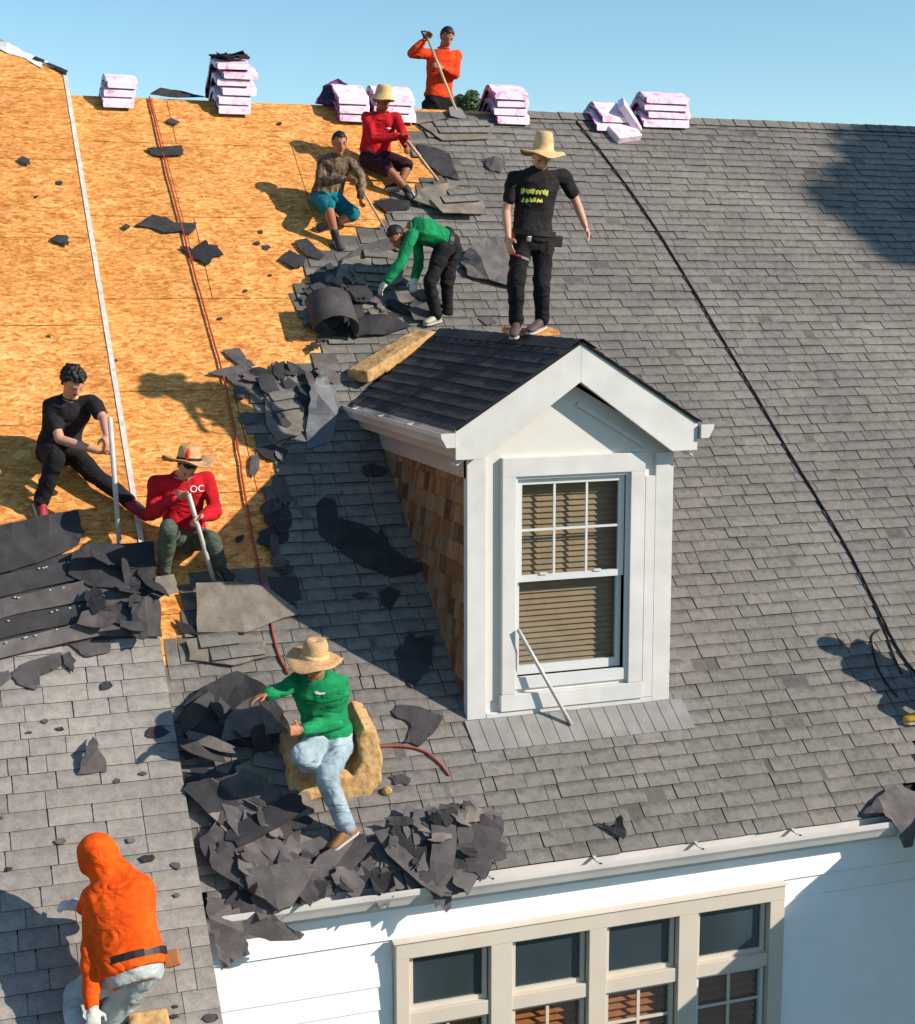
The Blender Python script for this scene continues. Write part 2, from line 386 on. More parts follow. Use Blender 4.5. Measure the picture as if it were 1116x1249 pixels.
# outline (photo) of the bare boards on the main roof
OSB_PX = [(60, 95), (380, 110), (504, 132), (596, 134), (598, 142), (506, 146), (506, 158), (525, 160), (523, 167), (500, 174), (512, 190), (530, 206), (556, 213), (560, 224), (545, 226),
          (505, 232), (480, 262), (470, 285), (450, 292), (424, 300), (403, 318), (386, 316), (392, 342), (372, 345), (360, 372), (372, 398), (400, 408), (414, 430), (404, 444),
          (384, 448), (352, 454), (332, 462), (318, 480), (313, 512), (322, 545), (338, 562), (332, 600), (345, 640), (334, 690), (352, 704), (330, 712), (242, 712), (240, 768), (268, 776),
          (205, 800), (170, 790), (60, 500)]
# boards: 2.44 x 1.22 m sheets, joints staggered, laid from the eave up
def board(name, x0, x1, s0, s1, lift, parent, clip=None):
    r = lambda: RND.uniform(-.002, .002)
    h = RND.uniform(-.0012, .0012)
    P = [(x0+.004, s0+.004), (x1-.004, s0+.004), (x1-.004, s1-.004), (x0+.004, s1-.004)]
    if clip: P = clip(P)
    if not P: return
    mb = MB().prism([slope_pt(x, s, h, lift) for x, s in P], RN*-.012)
    return mb.build(name, M['osb'], parent)
row = 0; s = SE+.01
while s < SRG-.05:
    s1 = min(s+1.22, SRG-.005); x = XR-.2-(row % 2)*1.22
    while x < 2.6:
        x1 = x+2.44; a = max(x, XR-.19)
        if x1-a > .05:
            c = proj(slope_pt((a+x1)/2, (s+s1)/2))
            smp = [proj(slope_pt(a+(min(x1, 2.6)-a)*i/6, s+(s1-s)*j/4)) for i in range(7) for j in range(5)]
            if any(pip(q, OSB_PX) for q in smp) and a < 2.5: board('plywood_sheet', a, min(x1, 2.6), s, s1, 0, main_roof)
        x = x1
    s = s1; row += 1

# one shingle: a thin wedge, its lower edge proud of the course below; v from 0 at the butt to 1 at the top of what shows
EXPO = .124
def shingle_box(w, ln=.262, t=.009, rise=.014, e=EXPO):
    """local x across, y up the slope, z out of the roof; returns verts, faces, material ids, uvs"""
    V = [(-w/2, 0, rise), (w/2, 0, rise), (w/2, ln, .001), (-w/2, ln, .001), (-w/2, 0, rise-t), (w/2, 0, rise-t), (w/2, ln, -.004), (-w/2, ln, -.004)]
    k = ln/e
    F = [(0, 1, 2, 3), (4, 5, 1, 0), (1, 5, 6, 2), (4, 0, 3, 7), (2, 6, 7, 3)]
    return V, F, [0, 1, 1, 1, 1], [[(0, 0), (1, 0), (1, k), (0, k)], None, None, None, None]
SH_MESH = {}
def shingle_mesh(w, mats, key, ln=.262):
    k = (round(w*100), key, ln)
    if k not in SH_MESH:
        V, F, mi, uv = shingle_box(round(w*100)/100, ln); mb = MB().add(V, F, mi, uv); me = mb.mesh('shingle')
        for m in mats: me.materials.append(m)
        SH_MESH[k] = me
    return SH_MESH[k], round(w*100)/100
def frame(o, x, y, z): return Matrix(((x[0], y[0], z[0], o[0]), (x[1], y[1], z[1], o[1]), (x[2], y[2], z[2], o[2]), (0, 0, 0, 1)))
def lay(cells, mats, key, parent, limit, sizes):
    """cells: (matrix, width, size in view); the largest become objects, the rest one part of kind stuff"""
    cells.sort(key=lambda c: -c[2])
    for mtx, w, _, *ln in cells[:limit]:
        me, _w = shingle_mesh(w, mats, key, *ln); o = link('shingle', me, parent); o.matrix_local = mtx
    if len(cells) > limit:
        mb = MB()
        for mtx, w, _, *ln in cells[limit:]:
            V, F, mi, uv = shingle_box(w, *ln); mb.add([mtx @ Vector(v) for v in V], F, mi, uv)
        tag(mb.build('shingle_courses', mats, parent, fix=False), kind='stuff')
def in_view(P, mrg=60):
    u, v = proj(P); return -mrg < u < PW+mrg and -mrg < v < PH+mrg
cells = []
row = 0; s = SE-.02
VALX = lambda y: 3.24+(y*TR+.81)/.577              # where the side wing's roof takes over
rs = random.Random(5)
while s < SRG-.13:
    x = XR+.02-.5+((row*.092+rs.uniform(-.03, .03)) % .24); y = s*CR
    while x < XE-.2:
        w = rs.choice([.10, .19, .225, .235, .24, .24, .245, .255, .29])
        xc = x+w/2; x += w
        P = slope_pt(xc, s+.07)
        if y < -.0 and xc > VALX(y)-.02: continue
        if xc+w/2 < XR+.08: continue
        if xc-w/2 < XR+.01: w = max(.1, xc+w/2-XR-.012); xc = XR+.012+w/2
        u, v = proj(P)
        if 0.02 < xc-w/2 and xc+w/2 < DW-.02 and y > 0.0 and y*TR < 2.15: continue                  # under the dormer
        if pip((u+rs.uniform(-7, 7), v+rs.uniform(-4, 4)), OSB_PX): continue
        size = w*FPX/(P-CAM).length if in_view(P, 0) else 0
        rot = rs.gauss(0, .004)
        near = any(pip((u-d, v), OSB_PX) for d in (26, 14)) and not pip((u, v), OSB_PX)
        lift = rs.uniform(0, .012) if near else 0
        if near and rs.random() < .25: rot += rs.uniform(-.25, .25)
        ax = RX*math.cos(rot)+RV*math.sin(rot); ay = -RX*math.sin(rot)+RV*math.cos(rot)
        cells.append((frame(slope_pt(xc, s+rs.uniform(-.006, .006), rs.choice([0, .001, .003, .006])+lift), ax, ay, RN), w-.0075, size, .262 if s < SRG-.28 else .13))
    s += EXPO; row += 1
lay(cells, [M['shingle'], M['edge']], 'main', main_roof, 300, None)
# ridge caps along the shingled part of the ridge
x = ony(598, 141, YR).x
while x < XE-.3:
    mb = MB(); lf = .012+RND.uniform(0, .006)
    for sg in (1, -1):
        d = Vector((0, -sg*CR, -SR)); nn = Vector((0, -sg*SR, CR)); o = Vector((0, YR, ZR))
        P = [Vector((x, 0, 0))+o+nn*(lf+.014), Vector((x+.30, 0, 0))+o+nn*(lf+.004), Vector((x+.30, 0, 0))+o+d*.14+nn*(lf+.004), Vector((x, 0, 0))+o+d*.14+nn*(lf+.014)]
        mb.prism(P, nn*-.007, 0, 1)
    mb.build('ridge_cap', [M['shingle'], M['edge']], main_roof); x += .21

# raised roof on the left: same pitch, 12 cm higher, bare boards above, old pale shingles below
RX0 = -7.0; SB = -2.9
def raised_top(x): return 6.35+(XR-x)*.55         # its broken upper edge climbs to the left
rr = MB()
top = [(XR, raised_top(XR)/CR), (RX0, raised_top(RX0)/CR)]
rr.prism([slope_pt(XR, SB, -.016, DZ), slope_pt(*top[0], -.016, DZ), slope_pt(*top[1], -.016, DZ), slope_pt(RX0, SB, -.016, DZ)], RN*-.20)
raised = tag(rr.build('raised_roof', M['deck']), kind='structure')
bk = MB(); A, B_ = slope_pt(*top[0], -.02, DZ), slope_pt(*top[1], -.02, DZ)
bk.prism([A, B_, B_+Vector((0, 6, -5.2)), A+Vector((0, 6, -5.2))], (0, -.03, -.06)); bk.build('rear_slope', M['deck'], raised)
S_OSB = onroof(100, 762, 0, DZ); s_split = S_OSB.y/CR
def clip_top(P):
    out = []
    for i in range(len(P)):
        a, c = P[i], P[(i+1) % len(P)]; fa = raised_top(a[0])/CR-.01-a[1]; fc = raised_top(c[0])/CR-.01-c[1]
        if fa >= 0: out.append(a)
        if (fa >= 0) != (fc >= 0): k = fa/(fa-fc); out.append((a[0]+(c[0]-a[0])*k, a[1]+(c[1]-a[1])*k))
    return out if len(out) > 2 else None
row = 0; s = s_split-.35
while s < 11.5:
    x = XR-.012
    x -= 0 if row % 2 == 0 else -1.22
    while x > RX0:
        a = x-2.44; xr = min(x, XR-.012)
        if xr-a > .1: board('plywood_sheet', max(a, RX0), xr, s, s+1.22, DZ, raised, clip_top)
        x = a
    s += 1.22; row += 1
cells = []; s = SB; row = 0
while s < s_split+.02:
    x = XR+.012; first = True
    while x > RX0+.2:
        w = rs.choice([.13, .2, .25, .29, .30, .33]); w = w if not first else rs.choice([.12, .22, .3]); first = False
        xc = x-w/2; x -= w; P = slope_pt(xc, s+.07, 0, DZ)
        if s > s_split-.35 and rs.random() < .5*(s-s_split+.35)/.3: continue
        rot = rs.gauss(0, .003); ax = RX*math.cos(rot)+RV*math.sin(rot); ay = -RX*math.sin(rot)+RV*math.cos(rot)
        cells.append((frame(slope_pt(xc, s+rs.uniform(-.003, .003), .002+rs.uniform(0, .003), DZ), ax, ay, RN), w-.005, w*FPX/(P-CAM).length if in_view(P, 0) else 0))
    s += .141; row += 1
lay(cells, [M['shingle_old'], M['edge']], 'old', raised, 300, None)
# rake edge: white drip strip on the boards' part, and a painted rake board on the side that faces the lower roof
p0 = slope_pt(XR, s_split-.1, 0, DZ); p1 = slope_pt(*top[0], 0, DZ)
mb = MB(); wv = []
for k in range(41):
    q = p0.lerp(p1, k/40)+RX*(.004*noise.noise((k*.7, 0, 0)))+RN*(.008+.003*noise.noise((k*.9, 5, 0))); wv.append(q)
rings = [[q+RX*-.030+RN*0, q+RX*.012, q+RX*.012-RN*.05, q+RX*.008-RN*.05, q+RX*.008-RN*.004, q+RX*-.030-RN*.004] for q in wv]
mb.loft(rings); mb.build('drip_edge', M['rope_white'], raised)
mb = MB().prism([slope_pt(XR+.002, SB, -.014, DZ), slope_pt(XR+.002, top[0][1], -.014, DZ), slope_pt(XR+.002, top[0][1], -.15, DZ), slope_pt(XR+.002, SB, -.15, DZ)], RX*.006); mb.build('rake_board', M['beige'], raised)
# torn white underlayment over the raised roof's top edge
def sheet_px(name, pts, m, parent=None, thick=.006, wave=.012, cuts=2, seed=0, freq=5.0, jag=.01):
    """a torn sheet: outline of measured points [(point)], subdivided, rippled and thickened"""
    bm = bmesh.new(); vsn = [bm.verts.new(p) for p in pts]
    f = bm.faces.new(vsn); f.normal_update(); N = f.normal.copy()
    if N.dot(RN) < 0: N = -N
    rg = random.Random(seed*7+len(pts))
    bmesh.ops.triangulate(bm, faces=bm.faces[:])
    for _ in range(cuts):
        bmesh.ops.subdivide_edges(bm, edges=[e for e in bm.edges if e.calc_length() > .05], cuts=1)
        bmesh.ops.triangulate(bm, faces=[f for f in bm.faces if len(f.verts) > 4])
    for v in bm.verts:
        c = v.co*freq+Vector((seed*3.1, seed*1.7, seed))
        v.co += N*(wave*noise.noise(c))
        if v.is_boundary: v.co += Vector((rg.uniform(-jag, jag), rg.uniform(-jag, jag), 0)) - N*0
    bmesh.ops.triangulate(bm, faces=bm.faces[:])
    geo = bmesh.ops.extrude_face_region(bm, geom=bm.faces[:])
    for v in [e for e in geo['geom'] if isinstance(e, bmesh.types.BMVert)]: v.co += N*thick
    bmesh.ops.recalc_face_normals(bm, faces=bm.faces)
    me = bpy.data.meshes.new(name); bm.to_mesh(me); bm.free()
    return link(name, me, parent, m)
a, c = slope_pt(*top[0], 0, DZ), slope_pt(*top[1], 0, DZ)
e = (c-a).normalized()
PT = lambda k, d, h=.012: a+e*k+RV*d+RN*h
sheet_px('torn_underlayment', [PT(.02, .02), PT(.28, -.02), PT(.3, -.14), PT(.5, -.06), PT(.72, -.12), PT(1.0, -.05), PT(1.6, -.16), PT(3, -.1), PT(3, .05, .06), PT(1.2, .03, .07), PT(.7, .02, .05), PT(.3, .03, .02)], M['underlay'], raised, seed=4, wave=.02)
sheet_px('ridge_felt', [PT(-.03, .01, .02), PT(.35, .03, .02), PT(.4, -.03, .02), PT(.15, -.03, .02), PT(.0, -.08, .02)], M['torn_dark'], raised, seed=5)

# side wing on the right, just outside the picture, whose eave shades the wall
WX, WPT = 3.24, .577
wing = MB(); y0 = -9.0
wing.prism([(WX, y0, -.80), (WX+2.6, y0, -.80+2.6*WPT), (WX+2.6, 3.2, -.80+2.6*WPT), (WX+1.2, -.06, -.80+1.2*WPT), (WX+.02, -.98, -.80)], (0, 0, -.06))
wing.prism([(WX+2.6, y0, -.80+2.6*WPT), (WX+5.2, y0, -.80), (WX+5.2, 3, -.80), (WX+2.6, 3.2, -.80+2.6*WPT)], (0, 0, -.06))
wing.prism([(WX+.05, y0, -.84), (WX+.05, -1.2, -.84), (WX+.05, -1.2, -.93), (WX+.05, y0, -.93)], (.03, 0, 0), 1)
tag(wing.build('wing_roof', [M['shingle'], M['white_wall']]), kind='structure')
tag(MB().bx(WX+.36, WX+4.9, y0+.3, -.70, -6.2, -.72).build('wing_wall', M['white_wall']), kind='structure')

# ------------------------------------------------------------------ the house wall under the eave, its boards, gutter and windows
wall = MB(); wall.bx(XR-.1, 3.65, YW+.06, YW+.20, -6.2, -.86)
house_wall = tag(wall.build('house_wall', M['white_wall']), kind='structure')
KW = (YW-CAM.y)/(-.6007-CAM.y)                   # the measures below were read off a plane a little behind the wall
KX = lambda x: CAM.x+(x-CAM.x)*KW
KZ = lambda z: CAM.z+(z-CAM.z)*KW
WB = dict(x0=KX(-.785), x1=KX(2.42), zt=KZ(-1.41), zb=-3.6)
z = -.90; BH = .172
while z > -4.4:
    z0 = z-BH
    if z0 < WB['zt'] and z > WB['zb']: spans = [(XR-.1, WB['x0']-.004), (WB['x1']+.004, 3.65)] if z < WB['zt']+.01 else [(XR-.1, 3.65)]
    else: spans = [(XR-.1, 3.65)]
    for a, c in spans:
        zz = max(z0, WB['zt']+.003) if (a < WB['x0'] and c > WB['x1'] and z0 < WB['zt'] < z) else z0
        mb = MB(); t_ = .011                      # lap: thicker at the lower edge
        mb.prism([(a, YW+.055, z), (a, YW+.055-.006, z), (a, YW+.055-.006-t_, zz+.002), (a, YW+.055, zz+.002)], (c-a, 0, 0))
        mb.build('siding_board', M['white_wall'], house_wall)
    z = z0
mb = MB().bx(XR-.1, 3.2, YE+.028, YW+.05, -.985, -.975); mb.build('soffit_board', M['white'], house_wall)
mb = MB().bx(XR-.1, 3.2, YE-.005, YE+.03, -1.0, -.83); mb.build('fascia_board', M['white'], house_wall)

def gutter(name, p0, p1, out, up, w=.125, h=.11, brk=.9, end0=True, end1=True, m=None):
    """an open trough from p0 to p1; out points away from the house"""
    root = empty(name, p0); p0, p1 = Vector(p0), Vector(p1); d = (p1-p0).normalized(); L = (p1-p0).length
    prof = [(0, 0), (0, -h), (w*.62, -h), (w*.80, -h*.62), (w*.98, -h*.34), (w*1.0, -.012), (w*1.0, 0), (w*.93, 0), (w*.93, -.012), (w*.90, -h*.30), (w*.74, -h*.58), (w*.58, -h+.006), (.006, -h+.006), (.006, 0)]
    rings = [[p0+d*(L*k/6)+Vector(out)*a+Vector(up)*b_ for a, b_ in prof] for k in range(7)]
    MB().loft(rings).build('trough', m or M['gutter'], root)
    fl = [p0+Vector(out)*.008-Vector(up)*(h*.55), p1+Vector(out)*.008-Vector(up)*(h*.55), p1+Vector(out)*(w*.7)-Vector(up)*(h*.55), p0+Vector(out)*(w*.7)-Vector(up)*(h*.55)]
    MB().prism(fl, Vector(up)*-.004).build('gutter_dirt', M['gutter_inner'], root)
    for e_, p in ((end0, p0), (end1, p1)):
        if e_: MB().prism([p+Vector(out)*a+Vector(up)*b_ for a, b_ in prof[:7]], d*.004*(-1 if p is p0 else 1)).build('end_cap', M['gutter'], root)
    s = .35
    while s < L-.1:
        q = p0+d*s
        b2 = MB().box(q+Vector(out)*(w*.5)+Vector(up)*-.004, d*.011, Vector(out)*(w*.5), Vector(up)*.004)
        b2.prism([q+Vector(out)*.0+Vector(up)*.012-d*.010, q+Vector(out)*.0+Vector(up)*.012+d*.010, q+Vector(out)*(w*.55)+d*.012, q+Vector(out)*(w*.55)-d*.012], Vector(up)*.004)
        b2.build('bracket', M['gutter'], root); s += brk
    return root
ga = gutter('eave_gutter', (XR+.02, YE-.006, -.815), (3.14, YE-.006, -.815), (0, -1, 0), (0, 0, 1), w=.135, h=.125, brk=.82)
tag(ga, 'long white gutter along the lower edge of the main roof', 'gutter')

win = empty('window_row', (WB['x0'], YW, -2.5))
tag(win, 'row of four beige-framed windows in the white wall under the gutter', 'window')
YF = YW-.005                                      # face of the trim
def wbox(name, x0, x1, z0, z1, yf, yb, m, parent, bev=.004):
    o = MB().bx(x0, x1, yf, yb, z0, z1).build(name, m, parent)
    if bev: bevel(o, bev)
    return o
LG = [(KX(a), KX(c)) for a, c in [(-.685, -.055), (.115, .735), (.88, 1.49), (1.655, 2.29)]]
ZH = KZ(-1.535)
X0, X1, ZT, ZB = WB['x0'], WB['x1'], WB['zt'], WB['zb']
wbox('head_casing', X0, X1, ZH, ZT, YF-.03, YW+.06, M['beige'], win)
MB().prism([(X0-.015, YF-.045, ZT), (X0-.015, YF+.03, ZT+.012), (X0-.015, YF+.03, ZT), ], (X1-X0+.03, 0, 0)).build('drip_cap', M['beige'], win)
wbox('side_casing', X0, LG[0][0], ZB, ZH, YF-.028, YW+.06, M['beige'], win)
wbox('side_casing', LG[3][1], X1, ZB, ZH, YF-.028, YW+.06, M['beige'], win)
for k in range(3): wbox('mullion', LG[k][1], LG[k+1][0], ZB, ZH, YF-.027, YW+.06, M['beige'], win)
ZR0, ZR1 = KZ(-2.075), KZ(-1.965)
for k, (a, c) in enumerate(LG):
    wbox('transom_rail', a, c, ZR0, ZR1, YF-.012, YW+.06, M['beige'], win)
    def sash(x0, x1, z0, z1, fw, yf, name='sash', m=M['beige']):
        mb = MB(); mb.bx(x0, x0+fw, yf, yf+.04, z0, z1); mb.bx(x1-fw, x1, yf, yf+.04, z0, z1)
        mb.bx(x0+fw, x1-fw, yf+.001, yf+.04, z0, z0+fw); mb.bx(x0+fw, x1-fw, yf+.001, yf+.04, z1-fw, z1)
        return mb.build(name, m, win)
    up = sash(a+.012, c-.012, ZR1, ZH, .032, YF+.03)
    MB().bx(a+.044, c-.044, YF+.052, YF+.057, ZR1+.032, ZH-.032).build('pane', M['pane'], up)
    lo = sash(a+.012, c-.012, ZB, ZR0, .030, YF+.025, m=M['sash'] if k == 3 else M['beige'])
    MB().bx(a+.042, c-.042, YF+.05, YF+.054, ZB, ZR0-.03).build('pane', M['glass'], lo)
    mb = MB(); xm = (a+c)/2; mb.bx(xm-.012, xm+.012, YF+.036, YF+.049, ZB, ZR0-.03); mb.build('muntin', M['beige'], lo)
    for zm in (ZR0-.27, ZR0-.55): MB().bx(a+.042, c-.042, YF+.037, YF+.0485, zm-.011, zm+.011).build('muntin', M['beige'], lo)
    sh = empty('shutter_set', (a, YF+.12, -2.4)); sh.parent = win; sh.matrix_parent_inverse = Matrix.Translation(-Vector(win.location))
    z = ZR0-.05
    while z > -3.0:
        mb = MB(); mb.box(((a+c)/2, YF+.11, z), ((c-a)/2-.05, 0, 0), (0, .027, .022), (0, -.003, .004))
        o = mb.build('slat', M['shutter'], None); o.parent = sh; o.matrix_parent_inverse = Matrix.Translation(-Vector(sh.location)); z -= .058
    o = MB().bx(a+.3, a+.34, YF+.13, YF+.15, -3.2, ZR0).build('shutter_stile', M['shutter'], None); o.parent = sh; o.matrix_parent_inverse = Matrix.Translation(-Vector(sh.location))
MB().bx(X0+.02, X1-.02, YF+.19, YF+.20, ZB, ZT-.02).build('dark_interior', M['room'], win)
# wall behind is opened for the windows: the solid core is cut back there
house_wall.data.clear_geometry()
w2 = MB(); w2.bx(XR-.1, X0+.01, YW+.06, YW+.24, -6.2, -.86); w2.bx(X1-.01, 3.65, YW+.06, YW+.24, -6.2, -.86); w2.bx(X0+.01, X1-.01, YW+.06, YW+.24, ZT-.02, -.86); w2.bx(X0+.01, X1-.01, YW+.06, YW+.24, -6.2, ZB)
house_wall.data.from_pydata(w2.v, [], w2.f); house_wall.data.update()

# ------------------------------------------------------------------ the dormer
dm = empty('dormer', (0, 0, 0))
tag(dm, 'white gabled dormer with one tall window and a dark shingled roof', 'dormer')
zc = 2.0
# walls (bodies)
MB().prism([(.01, .012, -.04), (DW-.01, .012, -.04), (DW-.01, .012, zc+.05), (DW/2, .012, 2.52), (.01, .012, zc+.05)], (0, .06, 0)).build('gable_wall', M['cream'], dm)
gw = dm.children[-1]
sw = MB(); sw.prism([(.014, .05, .03), (.014, 2.45, 2.06), (.014, .05, 2.06)], (.05, 0, 0)); side = sw.build('side_wall', M['deck'], dm)
sw = MB(); sw.prism([(DW-.014, .05, .03), (DW-.014, 2.45, 2.06), (DW-.014, .05, 2.06)], (-.05, 0, 0)); side2 = sw.build('side_wall', M['cedar'], dm)
# cedar shingles on the left side wall
z = 1.84; k = 0; CE = .150; rows_ = []
zz = -.02
rc = random.Random(3)
while zz < 1.86:
    y = .052; z1 = min(zz+CE, 1.86)
    while y < 2.4:
        w = rc.choice([.07, .09, .10, .12, .14, .17]); ya, yb = y, y+w-.006; y += w
        # skip what lies under the main roof
        if zz+CE < ya*TR+.03: continue
        zb = max(zz+rc.uniform(-.014, .008), 0)
        mb = MB(); P = [(ya, max(zb, ya*TR+.012)), (yb, max(zb, yb*TR+.012)), (yb, max(z1+.02, yb*TR+.014)), (ya, z1+.02)]
        x_o = rc.uniform(-.003, .003)
        V = [(.012-.026+x_o if j < 2 else .008, q[0], q[1]) for j, q in enumerate(P)]
        mb.prism(V, (.010, 0, 0)); mb.build('cedar_shingle', M['cedar'], side)
    zz += CE
# frieze under the side gutter, corner boards, casing
MB().bx(-.022, .02, .0, 2.44, 1.84, 2.01).build('frieze_board', M['soffit'], dm)
MB().bx(DW-.02, DW+.022, .0, 2.44, 1.84, 2.01).build('frieze_board', M['soffit'], dm)
bevel(MB().prism([(-.022, -.022, -.05), (.13, -.022, -.05), (.13, -.022, zc+.04), (-.022, -.022, zc+.04)], (0, .075, 0)).build('corner_board', M['white'], dm), .004)
bevel(MB().prism([(DW-.13, -.022, -.06), (DW+.022, -.022, -.06), (DW+.022, -.022, zc-.02), (DW-.13, -.022, zc-.02)], (0, .075, 0)).build('corner_board', M['white'], dm), .004)
# the raised casing around the window
CX0, CX1, CZ0, CZ1 = .255, 1.435, .04, 1.985
GX0, GX1, GZ0, GZ1 = .365, 1.315, .20, 1.84
cas = MB()
wbox('head_casing', CX0, CX1, GZ1, CZ1, -.034, .02, M['white'], dm)
wbox('side_casing', CX0, GX0, CZ0+.13, GZ1, -.034, .02, M['white'], dm)
wbox('side_casing', GX1, CX1, CZ0+.13, GZ1, -.034, .02, M['white'], dm)
wbox('sill_board', CX0-.01, CX1+.01, CZ0, CZ0+.128, -.040, .02, M['white'], dm)
wbox('skirt_board', .132, DW-.132, -.055, CZ0-.004, -.024, .02, M['white'], dm)
wbox('right_flat_board', CX1+.006, CX1+.09, CZ0, 1.80, -.028, .02, M['white'], dm)
# hole for the window in the gable wall: rebuild it as pieces round the opening
gw.data.clear_geometry(); q = MB()
q.bx(.01, GX0, .012, .07, -.04, zc+.05); q.bx(GX1, DW-.01, .012, .07, -.04, zc+.05); q.bx(GX0, GX1, .012, .07, GZ1, zc+.05); q.bx(GX0, GX1, .012, .07, -.04, GZ0)
q.prism([(.01, .012, zc+.05), (DW-.01, .012, zc+.05), (DW/2, .012, 2.52)], (0, .06, 0))
gw.data.from_pydata(q.v, [], q.f); gw.data.update(); fixn(gw.data)
# a slim gable moulding on the right, as on the photo
MB().prism([(.86, -.012, 2.36), (.88, -.012, 2.39), (1.43, -.012, 2.055), (1.43, -.012, 2.02)], (0, .03, 0)).build('gable_molding', M['white'], dm)
# window: frame, two sashes, muntins, blinds
def dsash(x0, x1, z0, z1, fw, yf, name, bot=None):
    mb = MB(); bot = bot or fw
    mb.bx(x0, x0+fw, yf, yf+.035, z0, z1); mb.bx(x1-fw, x1, yf, yf+.035, z0, z1); mb.bx(x0+fw, x1-fw, yf+.001, yf+.034, z0, z0+bot); mb.bx(x0+fw, x1-fw, yf+.001, yf+.034, z1-fw, z1)
    o = mb.build(name, M['sash'], dm); return o
dsash(GX0, GX1, GZ0, GZ1, .022, -.012, 'window_frame', .09)
UZ = 1.045
us = dsash(GX0+.024, GX1-.03, UZ-.02, GZ1-.024, .045, .022, 'upper_sash', .05)
MB().bx(GX0+.069, GX1-.075, .04, .044, UZ+.03, GZ1-.069).build('pane', M['glass'], us)
ls = dsash(GX0+.024, GX1-.03, GZ0+.092, UZ+.02, .040, .060, 'lower_sash', .07)
MB().bx(GX0+.064, GX1-.07, .078, .082, GZ0+.162, UZ-.02).build('pane', M['glass'], ls)
xa, xb = GX0+.069, GX1-.075
for k in (1, 2):
    xm = xa+(xb-xa)*k/3; MB().bx(xm-.009, xm+.009, .028, .039, UZ+.03, GZ1-.069).build('muntin', M['sash'], us)
MB().bx(xa, xb, .0285, .0385, (UZ+GZ1)/2-.03, (UZ+GZ1)/2-.012).build('muntin', M['sash'], us)
for k in (.22, .78):
    xm = xa+(xb-xa)*k; MB().bx(xm-.03, xm+.03, .012, .03, UZ+.03, UZ+.045).build('sash_lock', M['sash'], us)
bl = MB().bx(GX0+.03, GX1-.03, .12, .16, GZ1-.09, GZ1-.03).build('window_blind', M['blind'], dm)
z = GZ1-.10; k = 0
while z > GZ0+.12:
    mb = MB(); mb.box(((GX0+GX1)/2, .135, z), ((GX1-GX0)/2-.035, 0, 0), (0, .012, .0235), (0, -.0022, .0012)); mb.build('slat', M['blind'], bl); z -= .0445
MB().bx(GX0, GX1, .23, .24, GZ0, GZ1).build('dark_interior', M['room'], dm)
# roof of the dormer
O = .15; ZA = 2.845; EX = .985; ZE = 2.225
SLP = (ZA-ZE)/EX; ang = math.atan(SLP); DL = math.hypot(EX, ZA-ZE)
def dslope(sg, s, y, h=0):                        # s from the eave up
    n = Vector((sg*math.sin(ang), 0, math.cos(ang)))
    return Vector((DW/2+sg*(EX-s*math.cos(ang)), y, ZE+s*math.sin(ang)))+n*h
rf = MB()
for sg in (-1, 1):
    e0, e1 = dslope(sg, 0, -O+.03), dslope(sg, DL, -O+.03)
    yv0, yv1 = e0.z/TR+.06, e1.z/TR+.06
    P = [e0, e1, Vector((e1.x, yv1, e1.z)), Vector((e0.x, yv0, e0.z))]
    n = Vector((sg*math.sin(ang), 0, math.cos(ang))); rf.prism([p-n*.012 for p in P], -n*.03)
droof = rf.build('dormer_roof', M['deck'], dm)
cells = []
for sg in (-1, 1):
    s = -.03; row = 0
    nn = Vector((sg*math.sin(ang), 0, math.cos(ang))); up_ = Vector((-sg*math.cos(ang), 0, math.sin(ang))); ax = up_.cross(nn)
    while s < DL-.12:
        y = -O-.01-rs.uniform(0, .1)
        while True:
            w = rs.choice([.2, .25, .3, .33]); yc = y+w/2; y += w
            lo_ = yc-w/2
            if lo_ < -O-.02: w -= (-O-.02-lo_); yc = -O-.02+w/2
            P = dslope(sg, s, yc)
            if yc > P.z/TR-.02: break
            cells.append((frame(dslope(sg, s+rs.uniform(-.003, .003), yc, rs.uniform(0, .003)), ax, up_, nn), max(w-.005, .06), 50, .262 if s < DL-.28 else .13))
        s += EXPO; row += 1
lay(cells, [M['shingle_dark'], M['edge']], 'dorm', droof, 300, None)
y = -O-.02
while y < 2.9:
    mb = MB(); lf = .012
    if True:
        for sg in (-1, 1):
            A = [dslope(sg, DL, y, lf+.012), dslope(sg, DL, y+.26, lf+.004), dslope(sg, DL-.13, y+.26, lf+.004), dslope(sg, DL-.13, y, lf+.012)]
            nn = Vector((sg*math.sin(ang), 0, math.cos(ang))); mb.prism(A, nn*-.006, 0, 1)
        mb.build('ridge_cap', [M['shingle_dark'], M['edge']], droof)
    y += .2
